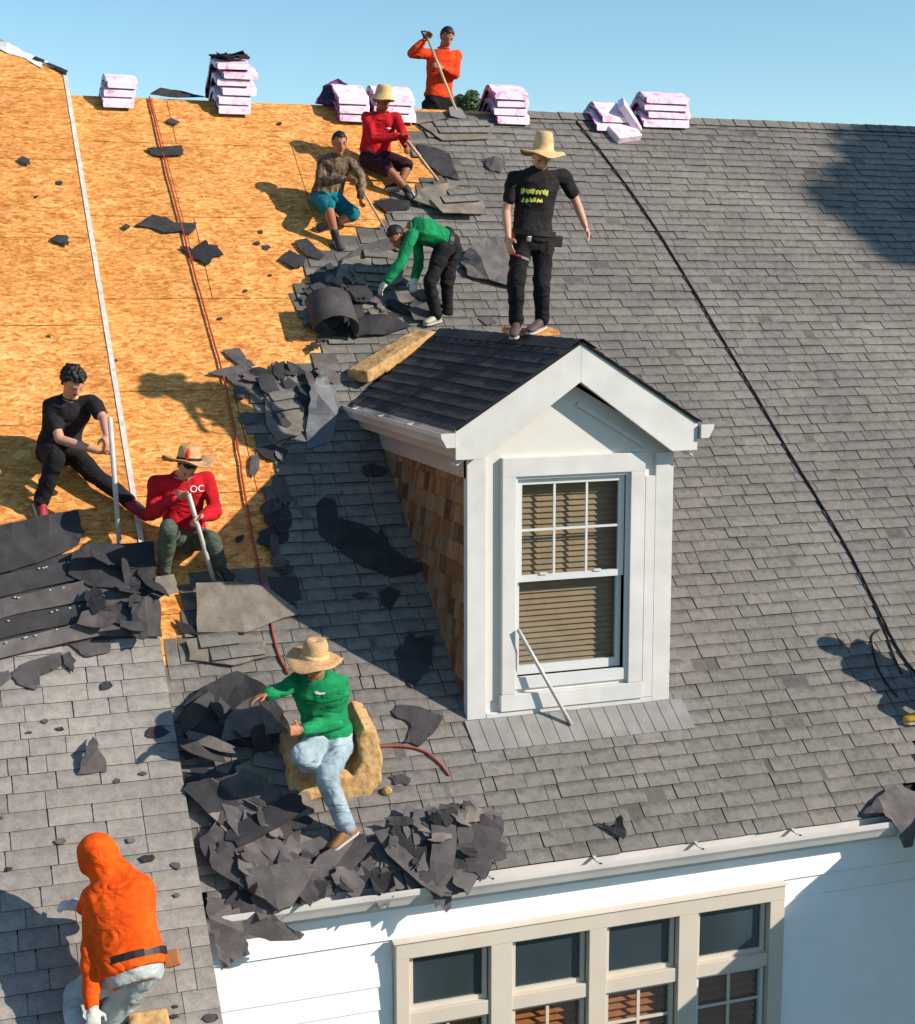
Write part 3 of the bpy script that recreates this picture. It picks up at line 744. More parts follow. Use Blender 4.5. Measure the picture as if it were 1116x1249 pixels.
# rake boards: wide white boards with plumb-cut feet, a thin dark drip line above
YK = -O
def rake(sg):
    c = DW/2
    P = [(c, YK, ZA), (c+sg*EX, YK, ZE), (c+sg*EX, YK, 2.0), (c+sg*(EX-.215), YK, 2.0), (c, YK, 2.545)]
    o = MB().prism(P, (0, .035, 0)).build('rake_board', M['white'], dm); bevel(o, .003)
rake(-1); rake(1)
for sg in (-1, 1):
    P = [dslope(sg, 0, YK-.012, -.014), dslope(sg, DL, YK-.012, -.014), dslope(sg, DL, YK-.012, .0), dslope(sg, 0, YK-.012, .0)]
    MB().prism(P, (0, .06, 0)).build('drip_edge', M['edge'], dm)
    # soffit behind the rake and along the side eave
    c = DW/2
    P = [(c, YK+.036, 2.56), (c+sg*(EX-.02), YK+.036, 2.56-SLP*(EX-.02)+.0), (c+sg*(EX-.02), .01, 2.56-SLP*(EX-.02)), (c, .01, 2.56)]
    MB().prism(P, (0, 0, .012)).build('rake_soffit', M['white'], dm)
    xe = c+sg*EX
    MB().bx(min(xe, c+sg*(DW/2)), max(xe, c+sg*(DW/2)), YK+.036, 2.42, 2.012, 2.024).build('eave_soffit', M['soffit'], dm)
    MB().bx(xe-.012, xe+.012, YK+.036, 2.66, 2.02, 2.21).build('eave_fascia', M['soffit'], dm)
gl = gutter('dormer_gutter', (DW/2-EX-.013, 2.62, 2.20), (DW/2-EX-.013, -O-.03, 2.20), (-1, 0, 0), (0, 0, 1), w=.11, h=.105, brk=.8)
tag(gl, 'white gutter along the eave above the cedar-shingled side of the dormer', 'gutter')
gr = gutter('dormer_gutter', (DW/2+EX+.013, 2.62, 2.20), (DW/2+EX+.013, -O-.03, 2.20), (1, 0, 0), (0, 0, 1), w=.11, h=.105, brk=.8)
tag(gr, 'short-looking white gutter end beyond the gable on the cable side of the dormer', 'gutter')
# apron flashing below the front wall: grey metal leaves laid side by side
x = -.03; ap = MB().prism([slope_pt(-.03, -.30, .014), slope_pt(1.73, -.30, .014), slope_pt(1.71, -.03, .020), slope_pt(-.03, -.03, .020)], RN*-.006).build('apron_flashing', M['flash'], dm)
while x < 1.70:
    w = .115; sh = -.02
    P = [slope_pt(x, -.305, .021), slope_pt(x+w-.005, -.305, .019), slope_pt(x+w-.005+sh, -.03, .025), slope_pt(x+sh, -.03, .027)]
    MB().prism(P, RN*-.005).build('flashing_panel', M['flash'], ap); x += w
# pole leaning in the window
a, c = ony(632, 768, -.06), onroof(697, 884, .03)
po = MB().tube([a, a.lerp(c, .5), c], .016, 8).build('leaning_pole', M['pole'], None, True); tag(po, 'thin pale pole leaning across the lower part of the dormer window', 'pole')

# ------------------------------------------------------------------ trees
def tree(name, x, y, z0, h, cr, label, seed, nleaf=2600, leaf=.28, cz=.62):
    rg = random.Random(seed); root = empty(name, (x, y, z0)); tag(root, label, 'tree')
    tr = MB(); tr.tube([(x, y, z0), (x+.15, y, z0+h*.3), (x-.1, y+.1, z0+h*.6), (x, y, z0+h*.92)], [.32, .24, .15, .04], 10)
    for k in range(9):
        a = rg.uniform(0, 6.28); zb = z0+h*rg.uniform(.3, .7); L = cr*rg.uniform(.6, .95)
        tr.tube([(x, y, zb), (x+math.cos(a)*L*.5, y+math.sin(a)*L*.5, zb+L*.35), (x+math.cos(a)*L, y+math.sin(a)*L, zb+L*.55)], [.11, .07, .02], 6)
    tr.build('trunk', M['bark'], root, True)
    cl = []
    for k in range(46):
        while True:
            p = Vector((rg.uniform(-1, 1), rg.uniform(-1, 1), rg.uniform(-1, 1)))
            if .35 < p.length < 1: break
        cl.append((Vector((x+p.x*cr, y+p.y*cr, z0+h*cz+p.z*min(h*.36, cr*1.5))), rg.uniform(.22, .42)*cr))
    lf = MB()
    for k in range(nleaf):
        c, r = rg.choice(cl); d = Vector((rg.gauss(0, 1), rg.gauss(0, 1), rg.gauss(0, 1))).normalized(); p = c+d*r*rg.uniform(.55, 1)
        a = Vector((rg.gauss(0, 1), rg.gauss(0, 1), rg.gauss(0, .6))).normalized(); b2 = a.orthogonal().normalized(); q = rg.uniform(.6, 1.3)*leaf
        b2 = (Matrix.Rotation(rg.uniform(0, 6.28), 3, a) @ b2)
        lf.add([p-a*q, p+b2*q*.45, p+a*q, p-b2*q*.45], [(0, 1, 2, 3)])
    lf.build('crown', M['leaf'], root, fix=False)
    return root
tc = ony(577, 111, 70.0)
tree('leafy_tree', tc.x, 70.0, -6.2, tc.z+6.2+.1, 1.55, 'green tree crown showing above the ridge beside the orange-shirted worker', 21, 9000, .13, .88)
sp = onroof(1124, 236)+SUN*21
tree('shade_tree', sp.x+1.8, sp.y, -6.2, sp.z+6.2+3.2, 2.5, 'tall tree beyond the side wing whose shade falls on the ridge', 8, 12000, .22, .80)

# ------------------------------------------------------------------ bundles of shingles laid over the ridge
def ridge_profile(y): return ZR-TR*(math.sqrt((y-YR)**2+.06**2)-.06)
def bundle(x, w, zlift, front, back, t=.088, rot=0.0, seed=0, lift_front=0.0):
    """a bent wrapped bundle; y from YR-front to YR+back; its underside follows the ridge zlift above it"""
    rg = random.Random(seed); rings = []; N = 14
    cs = [(-1, .12), (-1, .88), (-.94, 1), (-.3, 1.03), (.3, 1.03), (.94, 1), (1, .88), (1, .12), (.94, 0), (-.94, 0)]
    for k in range(N+1):
        y = YR-front+(front+back)*k/N; e_ = 0.0
        if k in (0, N): e_ = .012
        f = max(0, (YR-y)/front); rr_ = []
        for a, c in cs:
            px = a*(w/2-e_); z = ridge_profile(y)+zlift+lift_front*f*f+.018+(t*c if 0 < c < 1.02 else t*min(c, 1.05))*(1-(.12 if k in (0, N) else 0))
            px += .006*noise.noise((y*9, z*9, seed)); z += .007*noise.noise((px*12+seed, y*9, 3))
            xx = px*math.cos(rot)-(y-YR)*math.sin(rot); yy = y+px*math.sin(rot)*.3
            rr_.append((x+xx, yy, z))
        rings.append(rr_)
    mb = MB(); n = len(cs); V = [p for r in rings for p in r]; F = []; mi = []
    for a in range(N):
        for i in range(n):
            j = (i+1) % n; F.append((a*n+i, a*n+j, (a+1)*n+j, (a+1)*n+i))
            front_part = a <= 3
            if i in (0, 1, 9): mi.append(1 if not front_part or i != 1 else 2)  # left faces take the print with the shadow painted in
            elif i in (2, 3, 4, 5): mi.append(0 if a < 6 else 2)
            else: mi.append(0 if i in (6,) else 1)
    F.append(list(range(n))[::-1]); mi.append(0); F.append([N*n+i for i in range(n)]); mi.append(0)
    mb.add(V, F, mi)
    me = mb.mesh('shingle_bundle'); fixn(me); me.polygons.foreach_set('use_smooth', [False]*len(me.polygons))
    o = link('shingle_bundle', me, None, [M['wrap'], M['wrap_side'], M['wrap_magenta']])
    return o
ORD = ['bottom', 'second from the bottom', 'third from the bottom', 'fourth from the bottom', 'fifth from the bottom', 'top']
def stack(px0, px1, pyb, n, where, seed, t=.066, front=None, jit=.03, mag=True):
    P0 = onroof(px0, pyb, 0); P1 = onroof(px1, pyb, 0); w = (P1-P0).length; xc = (P0.x+P1.x)/2
    rg = random.Random(seed); fr = YR-P0.y if front is None else front
    for k in range(n):
        o = bundle(xc+rg.uniform(-jit, jit), w*rg.uniform(.95, 1.03), k*(t+.006), fr*rg.uniform(.9, 1.04) if k else fr, .42, t, rg.uniform(-.05, .05), seed*10+k, .02*k)
        word = 'top' if k == n-1 else ORD[k]
        tag(o, f'{word} pink bundle of the {where}', 'bundle', 'wrapped shingle bundles along the ridge')
    return xc, w
stack(127, 167, 138, 3, 'small stack beside the white drip edge', 3)
xc6, w6 = stack(268, 311, 146, 6, 'tall six-high stack on the bare boards', 4, jit=.05)
stack(412, 450, 155, 3, 'stack left of the hatted red-shirted worker', 5)
stack(456, 506, 155, 3, 'wide stack behind the red-shirted worker', 6)
stack(606, 648, 158, 4, 'stack just right of the distant green tree', 7)
stack(787, 842, 161, 4, 'last stack past the tumbled bundles', 8)
stack(728, 762, 166, 2, 'low collapsed pile by the black rope', 9, jit=.06)
for k, (u, v, rz, lb) in enumerate([(768, 141, -.5, 'pink bundle tipped on its edge against the collapsed pile'), (757, 158, -.25, 'pink bundle slid down at the foot of the collapsed pile')]):
    c = onroof(u, v, .11 if k == 0 else .05); ax = (RX*math.cos(rz)-RV*math.sin(rz)*1.0).normalized() if k else (RX*.62-UPZ*.78).normalized()
    ay = RV if k else Vector((0, .75, .66)); az = ax.cross(ay).normalized(); ay = az.cross(ax)
    o = MB().box(c, ax*(.19 if k == 0 else .17), ay*.2, az*.045).build('shingle_bundle', M['wrap']); bevel(o, .014, 3); tag(o, lb, 'bundle', 'wrapped shingle bundles along the ridge')
# black scraps on the tall stack, felt heap between stacks
c0 = Vector((xc6, YR-.05, ZR+6*.072-.04))
for k in range(5):
    q = c0+Vector((RND.uniform(-.14, .12), RND.uniform(-.15, .1), .01+k*.012)); r_ = .15
    o = sheet_px('felt_scrap', [q+Vector((r_*RND.uniform(.6, 1.1)*math.cos(a*1.05), r_*.8*math.sin(a*1.05), RND.uniform(-.01, .06))) for a in range(6)], M['torn_dark'], None, wave=.03, seed=30+k)
    tag(o, 'crumpled black felt scrap on top of the tall bundle stack', 'scrap', 'felt scraps on the tall bundle stack')
A = [ony(182, 116, YR-.02), ony(196, 107, YR), ony(222, 111, YR), ony(252, 119, YR-.02), ony(215, 118, YR-.06)]
tag(sheet_px('folded_felt', A, M['torn_dark'], None, wave=.02, seed=41), 'black folded felt standing up from the ridge between two stacks', 'felt')
A = [ony(385, 126, YR-.05), ony(395, 106, YR+.05), ony(412, 97, YR+.1), ony(424, 104, YR-.02), ony(414, 130, YR-.15)]
tag(sheet_px('felt_roll_end', A, M['wrap_side'], None, thick=.02, wave=.02, seed=42), 'dark printed wrapper bulging beside the wide bundle stack', 'wrapper')

# ------------------------------------------------------------------ hose, rope and scattered nails
def on_path(name, pts, r, m, lift=0, wob=.006, n=6, sub=10, hts=None):
    P = []
    for k in range(len(pts)-1):
        for j in range(sub):
            f = j/sub; u = pts[k][0]*(1-f)+pts[k+1][0]*f; v = pts[k][1]*(1-f)+pts[k+1][1]*f
            h = r+.016+(0 if hts is None else hts[k]*(1-f)+hts[k+1]*f)
            P.append(onroof(u, v, h, lift)+RX*wob*noise.noise((k+f, len(pts), 2)))
    P.append(onroof(*pts[-1], r+.016+(0 if hts is None else hts[-1]), lift))
    return MB().tube(P, r, n).build(name, m, None, True)
def smooth_pts(pts, it=2):
    for _ in range(it):
        q = [pts[0]]
        for a, c in zip(pts, pts[1:]): q += [(a[0]*.75+c[0]*.25, a[1]*.75+c[1]*.25), (a[0]*.25+c[0]*.75, a[1]*.25+c[1]*.75)]
        pts = q+[pts[-1]]
    return pts
hp = smooth_pts([(182, 118), (205, 215), (228, 300), (252, 385), (272, 455), (288, 530), (298, 600), (313, 680), (328, 745), (337, 795), (352, 822)])
tag(on_path('air_hose', hp, .0095, M['hose'], sub=3), 'red air hose running from the ridge down past the plywood to the green-shirted worker', 'hose')
hp = smooth_pts([(184, 120), (196, 165), (212, 226), (228, 285), (236, 320)])
tag(on_path('thin_line', hp, .0045, M['hose'], sub=3, wob=.004), 'thin red line lying beside the upper part of the air hose', 'hose')
hp = smooth_pts([(455, 911), (490, 909), (518, 915), (536, 930), (548, 946)])
tag(on_path('air_hose', hp, .0095, M['hose'], sub=3), 'short red hose end curving over grey shingles beside the foam seat', 'hose')
hp = smooth_pts([(703, 148), (745, 200), (790, 262), (832, 330), (872, 398), (915, 470), (960, 548), (1000, 612), (1040, 680), (1072, 745), (1096, 795), (1118, 822)])
tag(on_path('safety_rope', hp, .0105, M['cable'], sub=3), 'black rope lying down the grey roof from the ridge toward the eave', 'rope')
hp = smooth_pts([(1066, 738), (1078, 765), (1090, 800), (1100, 822)])
tag(on_path('rope_strand', hp, .008, M['cable'], sub=3), 'loose thinner strand twisted along the lower end of the black rope', 'rope')
hp = smooth_pts([(1072, 768), (1062, 775), (1064, 790), (1070, 815), (1084, 838), (1095, 850)])
tag(on_path('rope_loop', hp, .008, M['cable'], sub=3), 'small loop of dark cord hanging off the black rope near its lower end', 'rope')

# ------------------------------------------------------------------ people
def remesh(mb, vox, smooth=3):
    me = mb.mesh('tmp'); fixn(me); o = bpy.data.objects.new('tmp', me); COL.objects.link(o)
    m = o.modifiers.new('r', 'REMESH'); m.mode = 'VOXEL'; m.voxel_size = vox; m.use_smooth_shade = True
    s_ = o.modifiers.new('s', 'SMOOTH'); s_.factor = .5; s_.iterations = smooth
    dg = bpy.context.evaluated_depsgraph_get(); dg.update(); out = bpy.data.meshes.new_from_object(o.evaluated_get(dg))
    bpy.data.objects.remove(o); bpy.data.meshes.remove(me)
    out.polygons.foreach_set('use_smooth', [True]*len(out.polygons)); return out
def finish(me, name, m, root, origin):
    """re-origin the mesh at the person's root and link it as a part"""
    me.name = name; me.transform(Matrix.Translation(-origin)); o = link(name, me, root, m); return o
def wrinkle(me, amp, seed, axis_scale=(1, 1, 2.2), f=9.0):
    n = len(me.vertices); nm = [v.normal.copy() for v in me.vertices]
    for v, q in zip(me.vertices, nm):
        p = v.co; c = Vector((p.x*axis_scale[0]*f+seed, p.y*axis_scale[1]*f, p.z*axis_scale[2]*f))
        w = c+Vector((noise.noise(c*.5), noise.noise(c*.5+Vector((7, 0, 0))), 0))*1.2
        a = 1-abs(noise.noise(w))*2.2; b2 = noise.noise(c*2.3)
        v.co = p+q*(amp*max(-.12, a*.75+b2*.3-.25))
    me.update()
def perp(axis, hint):
    a = axis.normalized(); h = hint-a*hint.dot(a)
    if h.length < 1e-4: h = a.orthogonal()
    return h.normalized()
def limb(mb, a, c, ra, rc, n=12, mid=None, flat=1.0, hint=None):
    """tapered limb from a to c with rounded ends; mid = relative thickness in the middle"""
    a, c = Vector(a), Vector(c); d = c-a; L = d.length; d = d/L
    u = perp(d, hint or Vector((.3, 1, .2))); w = d.cross(u); rings = []
    ks = [(-.9, .38), (-.55, .82), (0, 1)]
    st = [(a+d*ra*k, ra*s) for k, s in ks]
    m = mid if mid else (ra+rc)/2
    st += [(a+d*L*.33, ra*.45+m*.55), (a+d*L*.66, rc*.45+m*.55), (c, rc)]
    st += [(c+d*rc*.55, rc*.82), (c+d*rc*.9, rc*.38)]
    for p, r in st: rings.append([p+u*r*math.cos(6.2832*k/n)+w*r*flat*math.sin(6.2832*k/n) for k in range(n)])
    mb.loft(rings)
def torso(mb, secs, n=18):
    """secs: (centre, right, forward, half width, half depth)"""
    rings = []
    for c, r, f, a, d in secs:
        ring = []
        for k in range(n):
            t = 6.2832*k/n; ct, st = math.cos(t), math.sin(t); e = .82
            ring.append(c+r*(a*math.copysign(abs(ct)**e, ct))+f*(d*math.copysign(abs(st)**e, st)))
        rings.append(ring)
    mb.loft(rings)
def hand(mb, w, d, nrm, side, s, curl=.7):
    """palm, four unequal bent fingers and a thumb; d along the hand, nrm towards the palm side, side = thumb side"""
    d = d.normalized(); nrm = perp(d, nrm); sd = perp(d, side); sd = (sd-nrm*sd.dot(nrm)).normalized()
    pc = w+d*.047*s
    mb.ell(pc, sd*.041*s, nrm*.017*s, d*.056*s, 12, 8)
    for k, (off, ln) in enumerate(((.031, .068), (.0105, .077), (-.0105, .072), (-.030, .056))):
        b0 = w+d*.085*s+sd*off*s; p = b0-d*.02*s; dirv = (d+sd*off*1.2).normalized(); r = .0098*s
        for seg, q in enumerate((.45, .32, .23)):
            an = curl*(.45+.55*seg)*1.1; dv = (dirv*math.cos(an)+nrm*math.sin(an)).normalized(); e = (p if seg else b0)+dv*ln*q*s*(1.0 if seg else 1.0)
            limb(mb, p, e, r, r*.92, 8); p = e; r *= .92
    t0 = w+d*.025*s+sd*.03*s; t1 = t0+(d*.6+sd*.75+nrm*.25).normalized()*.04*s; t2 = t1+(d*.85+sd*.15+nrm*.55*curl).normalized()*.032*s
    limb(mb, t0-sd*.01*s, t1, .0135*s, .0115*s, 8); limb(mb, t1, t2, .0115*s, .0095*s, 8)
def jersey_decal(shirt, shapes, m, name, parent, origin, at, nrm, up, lift=.004):
    """flat print laid on the cloth: 2-D polygons projected along -nrm on the shirt surface"""
    me = shirt.data; bv = BVHTree.FromPolygons([v.co for v in me.vertices], [p.vertices[:] for p in me.polygons])
    nrm = nrm.normalized(); up = perp(nrm, up); rt = up.cross(nrm); at = at-origin
    bm = bmesh.new()
    for poly in shapes:
        vv = [bm.verts.new((x, y, 0)) for x, y in poly]
        try: bm.faces.new(vv)
        except ValueError: pass
    bmesh.ops.triangulate(bm, faces=bm.faces[:])
    bmesh.ops.subdivide_edges(bm, edges=bm.edges[:], cuts=2); 
    for v in bm.verts:
        p = at+rt*v.co.x+up*v.co.y+nrm*.4; h = bv.ray_cast(p, -nrm)
        v.co = (h[0]+nrm*lift) if h[0] is not None else p-nrm*.4
    me2 = bpy.data.meshes.new(name); bm.to_mesh(me2); bm.free(); return link(name, me2, parent, m)
def text_polys(txt, size):
    cu = bpy.data.curves.new('t', 'FONT'); cu.body = txt; cu.size = size; cu.align_x = 'CENTER'; cu.resolution_u = 3
    o = bpy.data.objects.new('t', cu); COL.objects.link(o); dg = bpy.context.evaluated_depsgraph_get(); dg.update()
    me = bpy.data.meshes.new_from_object(o.evaluated_get(dg)); P = [[(me.vertices[i].co.x, me.vertices[i].co.y) for i in p.vertices] for p in me.polygons]
    bpy.data.objects.remove(o); bpy.data.curves.remove(cu); return P
BONES = []
def person(name, label, J, y0=None, lift=0.0, s=.92, skin='skin', face=(0, -1, -.3), top=None, bottom=None, shoes=None, hair=None, hat=None, gloves=None,
           palmR=None, palmL=None, curl=(.8, .8), fwd=None, belt=False, hood=False, handdir=(None, None), seed=1, group=None, fat=1.0):
    P = {}
    def conv(j, y):
        u, v, k = j
        if isinstance(k, str): return onroof(u, v, float(k[1:]), lift)
        return ony(u, v, y+k)
    if y0 is None: y0 = conv(J['pel'], 0).y
    for k, j in J.items(): P[k] = j if isinstance(j, Vector) else conv(j, y0)
    for a, c, std in (('shR', 'elR', .29), ('elR', 'wrR', .26), ('shL', 'elL', .29), ('elL', 'wrL', .26), ('hipR', 'knR', .43), ('knR', 'anR', .41), ('hipL', 'knL', .43), ('knL', 'anL', .41), ('pel', 'neck', .5)):
        BONES.append(f"{seed} {a}-{c} {(P[a]-P[c]).length/(std*s):.2f}")
    O = P['pel'].copy(); root = empty('person', O); tag(root, label, 'person')
    spine = P['neck']-P['pel']; up = spine.normalized()
    hr = (P['hipR']-P['hipL']); sr = (P['shR']-P['shL'])
    hr = perp(up, hr); sr = perp(up, sr)
    f0 = hr.cross(up).normalized(); f1 = sr.cross(up).normalized()
    if fwd is not None and f1.dot(Vector(fwd)) < 0: f1 = -f1
    if fwd is not None and f0.dot(Vector(fwd)) < 0: f0 = -f0
    elif fwd is None:
        if f1.y > 0: f1 = -f1
        if f0.y > 0: f0 = -f0
    sw = (P['shR']-P['shL']).length/2
    def sp(k, bow=.0): return P['pel'].lerp(P['neck'], k)-((f0+f1)*.5)*bow*math.sin(math.pi*max(0, min(1, k)))
    hunch = .035*s
    def secs(k0, k1, e, ww=1.0):
        T = [(-.22, .140, .106), (-.08, .158, .118), (.05, .165, .118), (.22, .152, .108), (.42, .150, .106), (.62, .168, .118), (.80, .178, .118), (.92, .128, .092), (1.0, .080, .070), (1.08, .062, .062)]
        out = []
        for k, a, d in T:
            if k < k0-1e-6 or k > k1+1e-6: continue
            r = hr.lerp(sr, max(0, min(1, k))).normalized(); f = f0.lerp(f1, max(0, min(1, k))).normalized()
            out.append((sp(k, hunch), r, f, a*s*ww*fat+e, d*s*ww*fat+e))
        return out
    # the body: one continuous surface
    B = MB()
    torso(B, secs(-.22, 1.08, -.012))
    hd = P['head']; fc = Vector(face).normalized()
    if not isinstance(hd, Vector): pass
    hup = perp(fc, (hd-P['neck']).normalized()*.7+UPZ*.5); hrt = fc.cross(hup)
    limb(B, P['neck']-up*.03*s, hd-hup*.03*s-fc*.015*s, .060*s, .056*s)
    B.ell(hd+hup*.028*s-fc*.012*s, hrt*.074*s, fc*.094*s, hup*.092*s, 18, 12)
    B.ell(hd-hup*.045*s+fc*.022*s, hrt*.056*s, fc*.066*s, hup*.074*s, 16, 10)
    B.ell(hd-hup*.098*s+fc*.066*s, hrt*.024*s, fc*.022*s, hup*.020*s, 10, 8)
    limb(B, hd+hup*.012*s+fc*.082*s, hd-hup*.030*s+fc*.100*s, .009*s, .016*s, 8)
    B.ell(hd+hup*.022*s+fc*.074*s, hrt*.050*s, fc*.014*s, hup*.010*s, 12, 8)
    for sg in (1, -1): B.ell(hd+hrt*sg*.074*s-hup*.005*s-fc*.01*s, hrt*.010*s, fc*.020*s, hup*.032*s, 8, 8)
    for q, pn, cl, hdv in (('R', palmR, curl[0], handdir[0]), ('L', palmL, curl[1], handdir[1])):
        sh, el, wr = P['sh'+q], P['el'+q], P['wr'+q]; ctr = P['neck'].lerp(P['pel'], .12)
        limb(B, ctr.lerp(sh, .45), sh, .060*s, .054*s); limb(B, sh, el, .050*s, .040*s, mid=.046*s); limb(B, el, wr, .040*s, .026*s, mid=.040*s)
        dv = Vector(hdv) if hdv else (wr-el).normalized()
        pn_ = Vector(pn) if pn else (P['pel']-wr)
        hand(B, wr, dv, pn_, Vector((0, 0, 1)) if abs(dv.normalized().z) < .7 else (f1), s*1.02, cl)
    for q in 'RL':
        hp_, kn, an, to = P['hip'+q], P['kn'+q], P['an'+q], P['to'+q]
        limb(B, P['pel'].lerp(hp_, .6), hp_, .085*s, .088*s); limb(B, hp_, kn, .082*s, .056*s, mid=.072*s); limb(B, kn, an, .056*s, .036*s, mid=.055*s)
        limb(B, an, an.lerp(to, .62), .034*s, .022*s)
    me = remesh(B, .0085, 2); body = finish(me, 'body', M[skin], root, O)
    # face details
    for sg in (1, -1):
        e_ = MB().ell(hd+hrt*sg*.030*s+hup*.006*s+fc*.086*s-O, hrt*.009*s, fc*.005*s, hup*.0045*s, 8, 6).build('eye', M['eye'], root, True, False); e_.matrix_parent_inverse = Matrix.Identity(4)
        e_ = MB().ell(hd+hrt*sg*.032*s+hup*.028*s+fc*.087*s-O, hrt*.016*s, fc*.004*s, hup*.003*s, 8, 6).build('eyebrow', M['hair'], root, True, False); e_.matrix_parent_inverse = Matrix.Identity(4)
    e_ = MB().ell(hd-hup*.062*s+fc*.088*s-O, hrt*.022*s, fc*.006*s, hup*.006*s, 8, 6).build('mouth', M['lip'], root, True, False); e_.matrix_parent_inverse = Matrix.Identity(4)
    # shirt
    shirt = None
    if top:
        m_, sleeve, hem = top; S = MB(); e = (.032 if hood else .014)*s
        torso(S, secs(hem, 1.0, e))
        for q in 'RL':
            sh, el, wr = P['sh'+q], P['el'+q], P['wr'+q]; ctr = P['neck'].lerp(P['pel'], .12)
            limb(S, ctr.lerp(sh, .4), sh, .064*s, .062*s)
            if sleeve == 'short': limb(S, sh, sh.lerp(el, .62), .060*s, .060*s)
            else:
                limb(S, sh, el, .061*s, .053*s, mid=.057*s); limb(S, el, el.lerp(wr, .93), .056*s, .042*s, mid=.056*s)
        if hood:
            S.ell(hd+hup*.015*s-fc*.015*s, hrt*.118*s, fc*.132*s, hup*.142*s, 18, 12); limb(S, P['neck']-up*.07*s, hd-hup*.05*s-fc*.03*s, .135*s, .118*s)
        me = remesh(S, .011, 4); wrinkle(me, .022*s, seed*3.3, (1, 1, 1.8), 3.4); shirt = finish(me, 'shirt' if not hood else 'hoodie', M[m_], root, O)
        if not hood:
            u_ = perp(up, sr); w_ = up.cross(u_); c_ = P['neck']+up*.020*s-O
            pth = [c_+u_*.071*s*math.cos(6.2832*k/20)+w_*.069*s*math.sin(6.2832*k/20)-f1*.0 for k in range(21)]
            co = MB().tube(pth, .009*s, 6).build('collar', M[m_], root, True); co.matrix_parent_inverse = Matrix.Identity(4)
    if bottom:
        m_, ln = bottom; S = MB(); e = .020*s
        torso(S, secs(-.22, .10 if not belt else .14, (.010 if not hood else -.004)*s)); jk = 1.12 if 'jeans' in m_ else 1.0
        for q in 'RL':
            hp_, kn, an = P['hip'+q], P['kn'+q], P['an'+q]
            limb(S, P['pel'].lerp(hp_, .6), hp_, (.105 if not hood else .098)*s, (.106 if not hood else .100)*s)
            if ln == 'short':
                limb(S, hp_, hp_.lerp(kn, .9), .100*s, .092*s)
            else:
                limb(S, hp_, kn, .098*s, .071*s*jk, mid=.083*s*jk); limb(S, kn, kn.lerp(an, .97), .071*s*jk, .060*s*jk, mid=.064*s*jk)
        me = remesh(S, .012, 4); wrinkle(me, .022*s, seed*5.1+2, (1.2, 1.2, 1.6), 3.6); tr_ = finish(me, 'trousers' if ln != 'short' else 'shorts', M[m_], root, O)
    if belt:
        sc_ = secs(.05, .05, (.040 if not hood else .046)*s)[0]; mb = MB(); ring_o = []
        for dz, ex in ((-.022, 0), (.022, 0)):
            c, r, f, a, d = sc_; ring_o.append([c-O+up*dz+r*(a*math.cos(6.2832*k/24))+f*(d*math.sin(6.2832*k/24)) for k in range(24)])
        c, r, f, a, d = sc_; 
        inner = [[p+(c-O+up*dz-p)*.06 for p in ring] for ring, dz in zip(ring_o[::-1], (.022, -.022))]
        mb.loft(ring_o+inner+[ring_o[0]], False); bo = mb.build('tool_belt', M['belt'], root, False, False); bo.matrix_parent_inverse = Matrix.Identity(4)
        if belt == 'tools':
            for k, (a_, m2) in enumerate(((.15, 'leather'), (2.9, 'belt'), (1.1, 'steel'))):
                cc = c-O+r*a*1.08*math.cos(a_)+f*d*1.15*math.sin(a_)
                x = MB().box(cc-up*.055*s, r*(.045 if k < 2 else .02)*s, f*.02*s, up*.05*s*(1 if k < 2 else .5)).build('tool_pouch' if k < 2 else 'belt_buckle', M[m2], bo, False, False); bevel(x, .008)
    if shoes:
        for q in 'RL':
            kn, an, to = P['kn'+q], P['an'+q], P['to'+q]; d = (to-an); leg = (kn-an).normalized()
            fd = perp(leg, d) if True else d
            fd = (to-(an-leg*.055*s)); L = max(fd.length, .15*s); fd = fd.normalized(); up_f = perp(fd, leg); sd = fd.cross(up_f)
            heel = an-leg*.055*s-fd*.055*s; mb = MB()
            for k, (t, w_, h_, z_) in enumerate([(0, .030, .030, .035), (.18, .036, .050, .048), (.38, .036, .052, .048), (.6, .042, .034, .034), (.82, .045, .027, .026), (1.0, .034, .018, .020)]): pass
            rings = []
            for t, w_, z0_, z1_ in [(-.02, .018, .0, .04), (.02, .030, -.006, .07), (.2, .036, -.008, .085), (.38, .036, -.006, .082), (.58, .041, -.006, .058), (.8, .046, -.006, .044), (.95, .038, -.004, .034), (1.0, .018, .0, .024)]:
                c = heel+fd*(.055*s+L)*t*1.02-O; zc_, zh = (z0_+z1_)/2*s, (z1_-z0_)/2*s
                rings.append([c+up_f*(zc_-.0*s)+sd*w_*s*math.cos(6.2832*k/12)+up_f*zh*math.copysign(abs(math.sin(6.2832*k/12))**.8, math.sin(6.2832*k/12)) for k in range(12)])
            mb.loft(rings); limb(mb, an-O+leg*.05*s, an-O-leg*.02*s, .047*s, .045*s)
            so_ = mb.build('shoe', M[shoes], root, True); so_.matrix_parent_inverse = Matrix.Identity(4)
            mb = MB(); out = [(-.02, .5), (.06, .9), (.3, .95), (.55, 1), (.8, 1.12), (.96, .85), (1.0, .4)]
            pts = [heel+fd*(.055*s+L)*t*1.02+sd*.042*s*w_-O for t, w_ in out]+[heel+fd*(.055*s+L)*t*1.02-sd*.042*s*w_-O for t, w_ in out[::-1]]
            mb.prism([p-up_f*.004*s for p in pts], -up_f*.016*s); x = mb.build('sole', M['sole'], so_, False)
